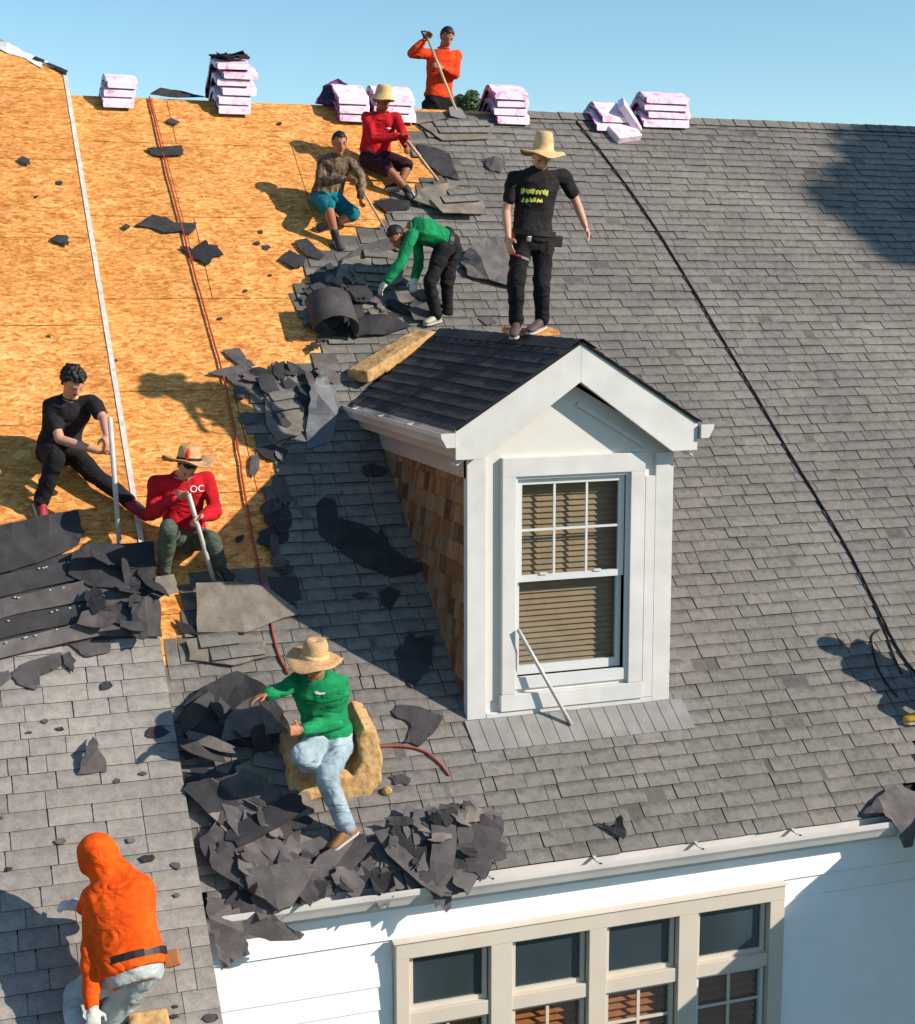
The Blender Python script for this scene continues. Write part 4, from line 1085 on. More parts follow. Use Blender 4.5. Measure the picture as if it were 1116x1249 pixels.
    if gloves:
        for q, pn, cl, hdv in (('R', palmR, curl[0], handdir[0]), ('L', palmL, curl[1], handdir[1])):
            if q not in gloves[1]: continue
            el, wr = P['el'+q], P['wr'+q]; dv = Vector(hdv) if hdv else (wr-el).normalized(); mb = MB(); pn_ = Vector(pn) if pn else (P['pel']-wr)
            hand(mb, wr, dv, pn_, Vector((0, 0, 1)) if abs(dv.normalized().z) < .7 else f1, s*1.10, cl); limb(mb, wr.lerp(el, .12), wr+dv*.03*s, .036*s, .034*s)
            me = remesh(mb, .0085, 2); finish(me, 'glove', M[gloves[0]], root, O)
    if hair:
        kind = hair; mb = MB(); bm = bmesh.new(); bmesh.ops.create_icosphere(bm, subdivisions=5 if kind == 'curly' else 4, radius=1)
        hl = lambda v: .12*noise.noise(v.co*7+Vector((seed, 2, 0)))
        rm = [v for v in bm.verts if (v.co.y > .42+hl(v) and v.co.z < .42+hl(v)) or v.co.z < -.5+hl(v) or (v.co.y > .1+hl(v) and v.co.z < .05)]
        bmesh.ops.delete(bm, geom=rm, context='VERTS')
        rs_ = (.083, .102, .103) if kind != 'curly' else (.098, .116, .118)
        for v in bm.verts:
            q = v.co.copy(); k = 1+.06*noise.noise(q*5+Vector((seed, 0, 0)))+.06*noise.noise(Vector((q.x*14, q.y*5, q.z*14)))
            if kind == 'curly': k = 1+.16*noise.noise(q*5+Vector((seed, 0, 0)))+.11*noise.noise(q*11)+.05*noise.noise(q*23)
            v.co = (hd+hup*.030*s-fc*.014*s)-O+hrt*q.x*rs_[0]*s*k+fc*q.y*rs_[1]*s*k+hup*q.z*rs_[2]*s*k
        geo = bmesh.ops.extrude_face_region(bm, geom=bm.faces[:])
        for v in [e for e in geo['geom'] if isinstance(e, bmesh.types.BMVert)]: v.co += ((hd-O)-v.co)*.14
        bmesh.ops.recalc_face_normals(bm, faces=bm.faces)
        me = bpy.data.meshes.new('hair'); bm.to_mesh(me); bm.free(); me.polygons.foreach_set('use_smooth', [True]*len(me.polygons)); link('hair', me, root, M['hair'])
    if hat:
        kind, tilt = hat; hu = Vector(tilt).normalized(); hf = perp(hu, fc); hx = hf.cross(hu); base = hd+hup*.045*s-fc*.008*s-O
        if kind == 'sombrero': prof = [(.205, -.012), (.200, -.004), (.155, .002), (.112, .012), (.096, .026), (.092, .06), (.088, .105), (.074, .135), (.045, .140), (.02, .128), (.001, .124)]
        elif kind == 'bucket': prof = [(.135, -.030), (.130, -.022), (.112, .006), (.096, .03), (.090, .06), (.084, .105), (.066, .130), (.03, .138), (.001, .139)]
        elif kind == 'tall': prof = [(.200, -.015), (.195, -.006), (.150, .002), (.110, .012), (.094, .026), (.088, .07), (.080, .125), (.068, .165), (.045, .178), (.02, .170), (.001, .168)]
        else: prof = [(.215, .020), (.210, .026), (.165, .006), (.118, .010), (.096, .022), (.092, .06), (.086, .11), (.070, .135), (.04, .126), (.001, .120)]
        mb = MB(); n = 40; rings = []
        def pt(r, z, a, off):
            wv = (r > .105)*(.022*math.sin(2*a+seed)+.008*math.sin(5*a+seed*2))*(r-.1)/.1
            return base+hx*math.cos(a)*(r+off)*s*.98+hf*math.sin(a)*(r+off)*s*1.08+hu*(z+wv)*s
        for r, z in prof: rings.append([pt(r, z, 6.2832*k/n, 0) for k in range(n)])
        inn = [[pt(max(r-.005, .0008), z-.006, 6.2832*k/n, 0) for k in range(n)] for r, z in prof[::-1]]
        V = [p for r in rings+inn+[rings[0]] for p in r]; mb.loft(rings+inn+[rings[0]], False)
        ho = mb.build('straw_hat', M['straw' if kind in ('tall', 'bucket') else 'straw_tan'], root, True); ho.matrix_parent_inverse = Matrix.Identity(4)
        if kind in ('fedora', 'sombrero'):
            mb = MB(); rr = [[pt(r, z, 6.2832*k/n, .003) for k in range(n)] for r, z in ((.100, .022), (.095, .042))]; rr2 = [[pt(r, z, 6.2832*k/n, -.003) for k in range(n)] for r, z in ((.095, .042), (.100, .022))]
            mb.loft(rr+rr2+[rr[0]], False); mb.build('hat_band', M['band_black'] if kind == 'fedora' else M['straw'], ho, True)
            if kind == 'fedora':
                a_ = 1.15; p0 = pt(.102, .03, a_, .0); p1 = pt(.092, .12, a_+.1, .015)
                mb = MB().tube([p0, p0.lerp(p1, .5)+hf*.01, p1], [.010, .018, .004], 8); mb.build('red_feather', M['feather_red'], ho, True)
    return dict(P=P, root=root, O=O, shirt=shirt, up=up, fw=f1, s=s, head=hd, body=body)

PEOPLE = {}
# worker standing on the dormer ridge
PEOPLE['stand'] = A = person('person', 'person in a black t-shirt and tall straw hat standing on the dormer ridge', dict(
    pel=(650, 288, 0), neck=(657, 207, -.03), head=(661, 192, -.10), shR=(627, 217, 0), shL=(688, 215, 0), elR=(617, 258, .02), wrR=(620, 290, -.10), elL=(703, 247, .02), wrL=(714, 276, -.08),
    hipR=(637, 297, 0), hipL=(663, 297, 0), knR=(629, 347, -.07), knL=(660, 345, -.09), anR=(630, 394, .02), anL=(661, 391, .03), toR=(626, 411, -.16), toL=(645, 405, -.17)), y0=.97, s=.93, skin='skin_light',
    face=(-.25, -.75, -.65), top=('black_tee', 'short', -.10), bottom=('black_pants', 'long'), shoes='boot_brown', hair='short', hat=('tall', (.05, -.10, 1)), belt='tools', palmR=(.7, .3, 0), palmL=(-.7, .3, 0), curl=(.5, .6), seed=1)
SCR = random.Random(4); LET = []
for row_, (yy, hh_, x0_, x1_) in enumerate(((.018, .040, -.10, .09), (-.045, .030, -.09, .06))):
    x_ = x0_
    while x_ < x1_:
        w_ = SCR.uniform(.018, .036); a_ = lambda: SCR.uniform(-.007, .007)
        LET.append([(x_+a_(), yy+a_()), (x_+w_*.5+a_(), yy-.006+a_()), (x_+w_+a_(), yy+a_()), (x_+w_+a_(), yy+hh_*.5+a_()), (x_+w_*.8+a_(), yy+hh_+a_()), (x_+w_*.4+a_(), yy+hh_*.7+a_()), (x_+a_(), yy+hh_+a_())]); x_ += w_+.004
jersey_decal(A['shirt'], LET, M['print_yellow'], 'shirt_print', A['root'], A['O'], A['P']['neck'].lerp(A['P']['pel'], .40)-Vector((.05, 0, 0)), A['fw'], A['up'])
# worker bent over beside the dormer
Rb = onroof(540, 391, 0).y
PEOPLE['bend'] = person('person', 'person in a green long-sleeved top bending over loose shingles above the dormer', dict(
    pel=(545, 296, .02), neck=(500, 279, 0), head=(484, 289, -.06), shR=(509, 281, .14), shL=(502, 288, -.15), elL=(489, 320, -.20), wrL=(471, 344, -.18), elR=(510, 322, .12), wrR=(506, 340, .02),
    hipL=(541, 304, -.09), hipR=(552, 302, .09), knL=(524, 346, -.14), knR=(545, 346, .04), anL=(532, 385, -.06), anR=(546, 386, .08), toL=(518, 395, -.12), toR=(537, 396, .02)), y0=Rb, s=.90, face=(-.55, -.35, -.75),
    fwd=(-.4, -.3, -.9), top=('green', 'long', -.06), bottom=('black_pants', 'long'), shoes='shoe_pale', hair='short', gloves=('glove', 'RL'), belt=True, palmL=(0, .3, -1), palmR=(0, 0, -1), curl=(.9, .9), seed=2)
# worker behind the ridge
PEOPLE['ridge'] = person('person', 'person in a plain orange long-sleeved shirt with dark hair working behind the ridge', dict(
    pel=(535, 122, 0), neck=(541, 61, -.03), head=(545, 46, -.07), shR=(523, 65, 0), shL=(557, 67, 0), elR=(502, 66, -.06), wrR=(517, 50, -.12), elL=(556, 91, -.10), wrL=(540, 83, -.26),
    hipR=(524, 130, 0), hipL=(547, 130, 0), knR=(524, 170, -.03), knL=(548, 170, -.03), anR=(524, 206, .02), anL=(548, 206, .02), toR=(521, 212, -.14), toL=(547, 212, -.14)), y0=7.0, s=.98, face=(.05, -.85, -.45),
    top=('orange', 'long', -.02), bottom=('black_pants', 'long'), shoes='boot_dark', hair='short', palmR=(.3, -.5, .2), palmL=(.2, .6, -.3), curl=(1.1, 1.0), handdir=((.5, -.2, .7), (-.7, -.3, .2)), seed=3)
# red shirt, bucket straw hat, near the ridge
PEOPLE['red_top'] = D = person('person', 'person in red shirt, dark shorts and bucket straw hat kneeling below the ridge', dict(
    pel=(457, 190, 'r.14'), neck=(466, 137, -.10), head=(467, 123, -.17), shR=(447, 143, -.08), shL=(483, 144, -.12), elR=(455, 170, -.22), wrR=(486, 166, -.36), elL=(493, 168, -.24), wrL=(497, 178, -.42),
    hipR=(449, 194, -.06), hipL=(467, 194, -.04), knR=(474, 207, -.32), anR=(498, 233, 'r.09'), toR=(505, 243, 'r.04'), knL=(497, 202, -.20), anL=(488, 224, 'r.08'), toL=(480, 230, 'r.04')), s=.93, face=(.35, -.75, -.55),
    top=('red', 'long', -.05), bottom=('maroon', 'short'), shoes='boot_dark', hair='short', hat=('bucket', (.1, -.1, 1)), skin='skin_brown', palmR=(.3, -.4, -.6), palmL=(-.5, -.2, -.4), curl=(1.1, 1.1), seed=4)
jersey_decal(D['shirt'], [[(-.03, .006), (-.01, .012), (.03, .008), (.03, -.004), (0, -.008), (-.03, -.005)]], M['print_white'], 'chest_logo', D['root'], D['O'], D['P']['neck'].lerp(D['P']['pel'], .34)+Vector((.09, 0, 0)), D['fw'], D['up'])
# striped shirt, teal shorts
PEOPLE['striped'] = person('person', 'person in a brown striped shirt and teal shorts crouching on the bare boards', dict(
    pel=(398, 240, 'r.14'), neck=(411, 191, -.08), head=(414, 175, -.14), shR=(393, 198, -.03), shL=(429, 199, -.10), elR=(391, 222, -.16), wrR=(421, 218, -.34), elL=(441, 217, -.18), wrL=(440, 240, -.34),
    hipR=(390, 244, -.05), hipL=(408, 244, -.04), knR=(400, 252, -.40), anR=(409, 287, 'r.08'), toR=(413, 298, 'r.03'), knL=(431, 263, -.26), anL=(407, 272, 'r.07'), toL=(396, 276, 'r.04')), s=.92, face=(.05, -.95, -.2),
    top=('camo', 'long', -.02), bottom=('teal', 'short'), shoes='boot_dark', hair='short', skin='skin', palmR=(.3, -.5, -.5), palmL=(.3, -.4, -.5), curl=(1.1, 1.1), handdir=((.9, -.2, -.1), None), seed=5)
# curly hair, black shirt, on the raised roof
PEOPLE['curly'] = person('person', 'person with curly black hair in a dark patterned t-shirt sitting on the raised roof', dict(
    pel=(72, 548, 'r.15'), neck=(85, 487, -.12), head=(89, 466, -.24), shR=(61, 496, -.08), shL=(112, 489, -.16), elR=(73, 536, -.24), wrR=(122, 551, -.44), elL=(127, 512, -.34), wrL=(130, 530, -.56),
    hipR=(60, 552, -.06), hipL=(86, 552, -.04), knR=(68, 560, -.46), anR=(50, 612, 'r.10'), toR=(52, 632, 'r.04'), knL=(122, 585, 'r.14'), anL=(158, 612, 'r.10'), toL=(182, 632, 'r.08')), lift=DZ, s=.97, face=(.35, -.65, -.75),
    top=('shirt_black', 'short', -.08), bottom=('black_pants', 'long'), shoes='shoe_red', hair='curly', skin='skin_light', palmR=(.2, -.4, -.8), palmL=(-.1, .1, -.8), curl=(1.0, .9), handdir=((.85, -.3, -.1), (0, -.3, -.9)), seed=6)
# red shirt, wide straw hat with a red feather
PEOPLE['red_low'] = G = person('person', 'person in red shirt and red-feathered straw hat sitting beside the white drip edge', dict(
    pel=(226, 652, 'r.16'), neck=(222, 580, -.12), head=(229, 569, -.28), shR=(190, 588, -.10), shL=(252, 584, -.08), elR=(184, 628, -.18), wrR=(213, 606, -.40), elL=(262, 624, -.20), wrL=(246, 630, -.44),
    hipR=(213, 656, -.06), hipL=(240, 656, -.06), knR=(205, 644, -.50), anR=(200, 696, 'r.10'), toR=(192, 712, 'r.05'), knL=(258, 660, -.34), anL=(268, 690, 'r.09'), toL=(276, 702, 'r.04')), s=.97, face=(-.05, -.62, -.78),
    top=('red', 'long', -.05), bottom=('olive', 'long'), shoes='boot_dark', hair='short', hat=('fedora', (.10, .02, 1)), palmR=(.2, -.6, -.3), palmL=(-.4, -.4, -.2), curl=(1.1, 1.1), handdir=((.8, -.3, .2), (-.7, -.5, -.1)), skin='skin_light', seed=7)
jersey_decal(G['shirt'], text_polys('OC', .075), M['print_white'], 'chest_lettering', G['root'], G['O'], ony(241, 600, G['P']['neck'].y-.1), Vector((-.1, -1, .15)), G['up'])
# green shirt on the foam seat
PEOPLE['green_low'] = H = person('person', 'person in a green long-sleeved shirt and wide tan hat sitting on the foam seat', dict(
    pel=(403, 902, 'r.26'), neck=(385, 824, -.14), head=(384, 809, -.22), shR=(364, 829, -.02), shL=(416, 834, -.06), elR=(345, 840, -.14), wrR=(325, 847, -.30), elL=(413, 878, -.10), wrL=(368, 890, -.36),
    hipR=(388, 908, -.06), hipL=(414, 907, -.04), knR=(368, 922, -.40), anR=(398, 946, -.06), toR=(408, 950, .08), knL=(398, 948, -.40), anL=(424, 1010, 'r.11'), toL=(402, 1036, 'r.05')), s=.97, face=(-.6, -.62, -.50),
    top=('green', 'long', -.06), bottom=('jeans', 'long'), shoes='boot', hair='short', hat=('sombrero', (.05, -.16, 1)), palmR=(-.2, -.2, -.9), palmL=(-.3, -.6, .2), curl=(.7, 1.0), handdir=((-.9, -.2, -.15), (-.85, -.3, .1)), skin='skin', seed=8)
jersey_decal(H['shirt'], [[(-.035, .016), (-.02, .022), (0, .004), (.035, -.004), (.03, -.014), (-.005, -.012), (-.03, .002)]], M['print_white'], 'chest_logo', H['root'], H['O'], ony(391, 846, H['P']['neck'].y-.1), Vector((-.1, -1, .1)), H['up'])
# orange hoodie seen from behind
PEOPLE['hoodie'] = person('person', 'person in a bright orange hoodie and pale jeans seen from behind on the old roof', dict(
    pel=(160, 1176, .0), neck=(140, 1066, .30), head=(119, 1048, .36), shR=(168, 1078, .18), shL=(111, 1092, .26), elL=(110, 1168, .06), wrL=(113, 1228, -.08), elR=(128, 1110, .48), wrR=(100, 1106, .52),
    hipL=(144, 1186, .02), hipR=(180, 1180, -.02), knL=(92, 1212, .22), knR=(126, 1252, .18), anL=(96, 1262, -.06), anR=(196, 1290, -.12), toL=(88, 1285, .0), toR=(204, 1310, -.1)), y0=onroof(158, 1178, .42, DZ).y, lift=DZ, s=1.0, face=(-.60, .55, -.30), fwd=(-.3, .9, .1),
    top=('hivis', 'long', -.17), bottom=('jeans_dust', 'long'), shoes='boot_dark', hood=True, belt='tools', palmL=(0, .5, -.3), palmR=(0, .3, -.8), curl=(.8, .8), gloves=('glove', 'RL'), seed=9, fat=1.08)
print('BONES', [b_ for b_ in BONES if not .8 < float(b_.split()[-1]) < 1.18])

# ------------------------------------------------------------------ tools
def tool(name, label, a, c, r=.013, handle='wood', blade=None, dgrip=False, grip2=None, w=.10, n=None):
    """a long-handled tool from a (hand end) to c (working end)"""
    a, c = Vector(a), Vector(c); d = (c-a).normalized(); root = empty(name, a); tag(root, label, 'tool' if 'pole' not in name else 'pole')
    MB().tube([a, a.lerp(c, .5), c], r, 10).build('handle', M[handle], root, True)
    sd = perp(d, Vector((1, .3, 0))); nn = d.cross(sd)
    if dgrip:
        p = [a, a-d*.03+sd*.05, a-d*.10+sd*.055, a-d*.12, a-d*.10-sd*.055, a-d*.03-sd*.05, a]
        MB().tube(p, .011, 8).build('grip', M['black_plastic'], root, True)
    if blade:
        P = [c-d*.05-sd*.018, c-d*.02-sd*w*.8, c+d*.11-sd*w, c+d*.13, c+d*.11+sd*w, c-d*.02+sd*w*.8, c-d*.05+sd*.018]
        MB().prism([p-nn*.003+nn*0 for p in P], nn*.006).build('blade', M[blade], root)
    return root
pp = PEOPLE
C = pp['ridge']['P']; tool('roof_shovel', 'black-gripped wooden roofing shovel held by the orange-shirted worker on the ridge', C['wrR']+Vector((.03, -.06, .02)), onroof(556, 134, .05), blade='steel', dgrip=True, r=.015, w=.11)
D_ = pp['red_top']['P']; tool('roof_shovel', 'pale stick tool held by the red-shirted worker near the ridge', D_['wrL']+Vector((-.02, -.06, .05)), onroof(534, 220, .05), r=.014, blade='steel', w=.07)
E_ = pp['striped']['P']; tool('roof_shovel', 'wooden stick tool held by the worker in teal shorts', E_['wrL']+Vector((.02, -.07, .03)), onroof(468, 276, .04), r=.012, blade='steel', w=.06)
F_ = pp['curly']['P']; tool('white_pole', 'white pole held upright by the curly-haired worker', F_['wrL']+Vector((.02, -.09, .14)), onroof(146, 668, .03, DZ), r=.020, handle='pole')
G_ = pp['red_low']['P']; tool('white_pole', 'white tool pole held by the worker with the red-feathered hat', G_['wrR']+Vector((.09, -.10, .03)), onroof(262, 713, .05), r=.018, handle='pole', blade='steel', w=.05)
A_ = pp['stand']['P']; w_ = A_['wrR']+Vector((.02, -.05, -.13)); kn = empty('hook_knife', w_); tag(kn, 'small red-handled hook knife in the hand of the worker on the dormer', 'knife')
MB().tube([w_, w_+Vector((.07, -.01, -.02))], .009, 8).build('handle', M['shoe_red'], kn, True); MB().prism([w_+Vector((.07, -.01, -.03)), w_+Vector((.14, -.01, -.055)), w_+Vector((.13, -.01, -.03)), w_+Vector((.07, -.01, -.012))], (0, .003, 0)).build('blade', M['steel'], kn)

# ------------------------------------------------------------------ foam pads and boards the workers rest on
def foam_block(name, label, secs, seed, cat='foam pad', m='foam', amp=.02):
    """secs: rings of points"""
    mb = MB().loft(secs); me = remesh(mb, .016, 1)
    for v in me.vertices:
        v.co += v.normal*(amp*noise.noise(v.co*9+Vector((seed, 0, 0)))+amp*.7*noise.noise(v.co*24))
    me.update(); me.name = name; o = link(name, me, None, M[m]); tag(o, label, cat); return o
def slab_ring(c, r, u, a, d): return [c-r*a-u*d, c+r*a-u*d, c+r*a+u*d, c-r*a+u*d]
# long pad bent over the back of the dormer roof
nn = Vector((-math.sin(ang), 0, math.cos(ang)))
def on_dorm(u, v, h):
    r_ = ray(u, v); p0 = dslope(-1, 0, 0); k = (p0-CAM).dot(nn)/r_.dot(nn); return CAM+r_*k+nn*h
def near_pt(u, v, h):
    a, c = on_dorm(u, v, h), onroof(u, v, h); return a if (a-CAM).length < (c-CAM).length else c
pts = [near_pt(436, 459, .09), near_pt(462, 443, .11), near_pt(492, 424, .12), near_pt(522, 409, .09)]
d_ = (pts[3]-pts[0]).normalized(); up_p = perp(d_, nn+RN*.6); r_p = d_.cross(up_p)
foam_block('foam_pad', 'long tan foam pad bent over the back of the dark dormer roof', [slab_ring(c, r_p, up_p, .13, .055) for c in pts], 1, amp=.010)
q = Vector((DW/2+.02, .93, 2.88))
o = MB().box(q+Vector((.07, .13, .005)), (.21, 0, 0), (0, .11, .015), (0, -.0, .016)).build('plywood_scrap', M['osb']); tag(o, 'small tan board under the feet of the worker on the dormer', 'board')
# worn foam seat under the green-shirted worker
s0 = onroof(410, 965, .12)
def sp3(u, v, h): return onroof(u, v, h)
X_ = RX; Y_ = Vector((0, 1, 0)); Z_ = UPZ
b0 = onroof(362, 970, .02); b1 = onroof(452, 968, .02); yb = (b0.y+b1.y)/2
px = lambda u, v, y: ony(u, v, y)
mb = MB(); yf_ = onroof(408, 975, .02).y
outl = [(356, 932), (352, 962), (364, 984), (392, 975), (420, 978), (450, 974), (466, 955), (467, 925), (460, 893), (444, 888), (437, 905), (441, 930), (432, 948), (412, 944), (392, 934), (372, 922)]
mb.prism([px(u, v, yf_) for u, v in outl], (0, .36, .12)); me = remesh(mb, .012, 2)
for v in me.vertices: v.co += v.normal*(.008*noise.noise(v.co*6)+.007*noise.noise(v.co*30)-.022*max(0, noise.noise(v.co*13)-.2))
me.update(); me.name = 'foam_chunk'; tag(link('foam_chunk', me, None, M['foam']), 'worn chunk of tan foam used as a seat by the green-shirted worker', 'foam pad')
c = onroof(472, 965, .03); tag(link('foam_crumb', remesh(MB().ell(c, (.04, 0, 0), (0, .03, .02), (0, -.02, .03)), .01, 1), None, M['foam']), 'small orange foam crumb beside the worn foam seat', 'foam pad')
c = onroof(172, 1243, .10, DZ); tag(foam_block('foam_pad', 'tan foam pad under the knees of the hooded worker', [slab_ring(c+RX*k-RV*.06, RV, RN, .09, .05) for k in (-.08, .04, .16)], 5, amp=.01), None, None)

# ------------------------------------------------------------------ torn shingles, felt and flashing lying about
def piece(name, label, pts, m='torn', lift=0.0, group=None, cat='shingle', **kw):
    """pts: photo points on the roof with an optional height each"""
    P = [onroof(p[0], p[1], p[2] if len(p) > 2 else .024, lift) for p in pts]
    kw.setdefault('seed', int(abs(pts[0][0]*7+pts[0][1])) % 97); kw.setdefault('wave', .010)
    return tag(sheet_px(name, P, M[m], None, **kw), label, cat, group)
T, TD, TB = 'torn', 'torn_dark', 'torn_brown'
# on the bare boards
piece('torn_shingle', 'dark flat shingle scrap high on the boards beside the red hose', [(178, 181), (196, 180), (222, 177), (224, 189), (200, 191), (188, 190)], TD)
piece('torn_shingle', 'long ragged dark shingle scrap crossed by the red hose', [(165, 275), (186, 262), (204, 266), (212, 272), (240, 272), (236, 284), (228, 286), (222, 282), (200, 284), (185, 278)], TD)
piece('torn_shingle', 'star-shaped dark shingle scrap right below the long one on the boards', [(218, 301), (228, 300), (235, 304), (250, 293), (255, 299), (265, 300), (272, 311), (260, 314), (253, 323), (244, 318), (234, 314)], TD)
piece('torn_shingle', 'tiny dark scrap just left of the long ragged one on the boards', [(149, 276), (153, 273), (158, 276), (156, 280), (150, 279)], TD)
piece('torn_shingle', 'half-round dark scrap on the boards of the raised roof', [(61, 293), (70, 287), (83, 288), (83, 300), (74, 298)], TD, DZ)
piece('torn_shingle', 'small dark scrap high on the raised roof boards', [(21, 195), (27, 191), (37, 195), (36, 201), (28, 200)], TD, DZ)
piece('torn_shingle', 'small dark scrap near the top of the boards under the tall stack', [(203, 147), (209, 144), (220, 149), (216, 153), (207, 151)], TD)
piece('torn_shingle', 'dark tilted shingle scrap below the striped worker', [(358, 295), (374, 290), (395, 312), (390, 318), (374, 313)], TD)
piece('torn_shingle', 'angular dark scrap beside the tilted one on the boards', [(340, 317), (352, 305), (373, 316), (370, 325), (358, 327)], TD)
piece('torn_shingle', 'large forked shingle piece spread on the boards beside the red hose', [(252, 456), (272, 450), (300, 444), (310, 452), (312, 470), (302, 478), (296, 488), (284, 485), (288, 472), (276, 461)], T)
piece('torn_shingle', 'ragged grey scrap above the forked piece on the boards', [(272, 427), (290, 424), (302, 438), (312, 446), (296, 450), (281, 438)], T)
piece('torn_shingle', 'small round-ended scrap beside the edge of the old shingles', [(290, 507), (300, 502), (314, 505), (317, 514), (300, 517), (291, 513)], T)
piece('torn_shingle', 'tiny dark scrap on the boards right of the seated red-shirted worker', [(286, 656), (298, 652), (296, 660), (288, 663)], TD)
# the torn border beside the dormer
piece('torn_shingle', 'tan shingle lying upside down beside the upright flashing', [(326, 535), (352, 506), (374, 516), (372, 526), (358, 527), (340, 546)], TB, wave=.006)
piece('torn_shingle', 'tan shingle strip at the ragged top of the border', [(334, 459), (352, 455), (380, 459), (376, 468), (352, 472), (334, 470)], TB)
piece('torn_felt', 'dark felt lump left of the upright flashing', [(330, 480), (362, 468), (380, 470), (378, 500), (368, 512), (354, 490)], TD, wave=.03)
piece('torn_shingle', 'dark pointed shingle tongue over the boards below the flashing', [(310, 547), (330, 543), (352, 549), (346, 562), (330, 562), (322, 558)], TD)
piece('torn_felt', 'wide black felt lobe hanging over the boards beside the hose', [(334, 617), (352, 612), (356, 640), (352, 660), (326, 668), (314, 662), (316, 650), (330, 642), (320, 634)], TD)
piece('torn_felt', 'black felt piece at the foot of the hose bend', [(326, 704), (362, 704), (368, 730), (352, 738), (330, 726)], TD)
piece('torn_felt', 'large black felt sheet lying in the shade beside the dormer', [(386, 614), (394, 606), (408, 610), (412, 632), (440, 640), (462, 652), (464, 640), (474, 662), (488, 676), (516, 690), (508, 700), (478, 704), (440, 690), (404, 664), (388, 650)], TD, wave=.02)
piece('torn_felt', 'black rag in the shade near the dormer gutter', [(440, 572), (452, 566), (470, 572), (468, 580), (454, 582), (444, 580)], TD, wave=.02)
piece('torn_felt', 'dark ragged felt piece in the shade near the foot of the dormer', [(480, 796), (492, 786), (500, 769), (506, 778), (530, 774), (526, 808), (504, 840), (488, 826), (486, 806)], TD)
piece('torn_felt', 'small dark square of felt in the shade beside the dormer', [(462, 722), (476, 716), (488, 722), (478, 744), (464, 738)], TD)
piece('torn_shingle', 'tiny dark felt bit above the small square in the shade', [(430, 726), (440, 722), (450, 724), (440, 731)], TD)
piece('torn_shingle', 'grey arrow-shaped shingle scrap left of the dormer foot', [(477, 868), (486, 859), (510, 862), (540, 874), (532, 890), (512, 910), (494, 905), (502, 884), (480, 872)], T)
piece('torn_shingle', 'thin dark scrap below the grey arrow-shaped piece', [(474, 948), (490, 944), (503, 950), (497, 957), (482, 956)], T)
piece('old_mat', 'big lifted mat of old shingles at the foot of the tool of the hatted worker', [(240, 772, .03), (238, 712, .14), (282, 710, .12), (326, 716, .08), (366, 748, .03), (330, 760, .03), (300, 772, .02)], TB, thick=.012, wave=.012)
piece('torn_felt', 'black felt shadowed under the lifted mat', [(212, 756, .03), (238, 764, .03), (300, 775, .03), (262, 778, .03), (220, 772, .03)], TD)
# loosened mats higher up
piece('old_mat', 'loose brown-grey mat of shingles in front of the bending worker', [(404, 345, .05), (420, 316, .05), (470, 302, .07), (500, 320, .07), (478, 352, .05), (440, 356, .04)], TB, thick=.012, wave=.02)
piece('old_mat', 'dark loosened shingle sheet under the hands of the bending worker', [(414, 318, .05), (440, 300, .08), (476, 290, .1), (498, 300, .09), (470, 306, .07)], T, thick=.01, wave=.02)
piece('old_mat', 'folded grey mat below the boots of the kneeling red-shirted worker', [(504, 246, .05), (514, 232, .12), (548, 224, .12), (576, 236, .10), (592, 252, .06), (588, 262, .03), (540, 258, .05)], TB, thick=.014, wave=.03)
piece('torn_felt', 'dark bare felt patch between the red-shirted worker and the shingles', [(508, 176, .03), (530, 180, .03), (548, 188, .03), (560, 220, .03), (540, 214, .03), (520, 200, .03)], TD)
piece('torn_felt', 'black felt strip under the boots of the kneeling worker', [(455, 246, .03), (476, 242, .05), (502, 246, .05), (498, 256, .04), (470, 258, .03)], TD)
piece('old_mat', 'heaped dark mat between the bending and the standing worker', [(562, 318, .04), (576, 298, .14), (606, 288, .16), (630, 300, .12), (640, 330, .06), (622, 350, .04), (596, 340, .08), (570, 336, .05)], T, thick=.016, wave=.05)
piece('old_mat', 'long shingle strip dragged behind the bending worker', [(446, 368, .04), (470, 358, .05), (530, 352, .05), (528, 364, .04), (470, 374, .04)], T, thick=.012, wave=.015)
piece('torn_shingle', 'shingle flap lifted beside the standing worker', [(588, 194, .04), (604, 190, .10), (618, 196, .08), (612, 210, .03), (598, 208, .03)], T, wave=.02)
piece('torn_felt', 'dark felt edge hanging from the ridge board', [(510, 152, .02), (546, 144, .03), (556, 158, .02), (548, 162, .02), (538, 150, .02)], TD)
piece('old_mat', 'dark ragged pieces above the long foam pad', [(420, 395, .04), (452, 384, .06), (480, 386, .06), (500, 398, .04), (470, 408, .04), (430, 412, .03)], TD, thick=.012, wave=.04)
piece('torn_shingle', 'pale upturned shingle corner above the long foam pad', [(448, 378, .06), (468, 374, .07), (474, 386, .05), (456, 390, .05)], TB)
piece('torn_shingle', 'shingle scrap lying flat right of the bending worker feet', [(584, 388), (598, 386), (606, 394), (594, 397)], T)
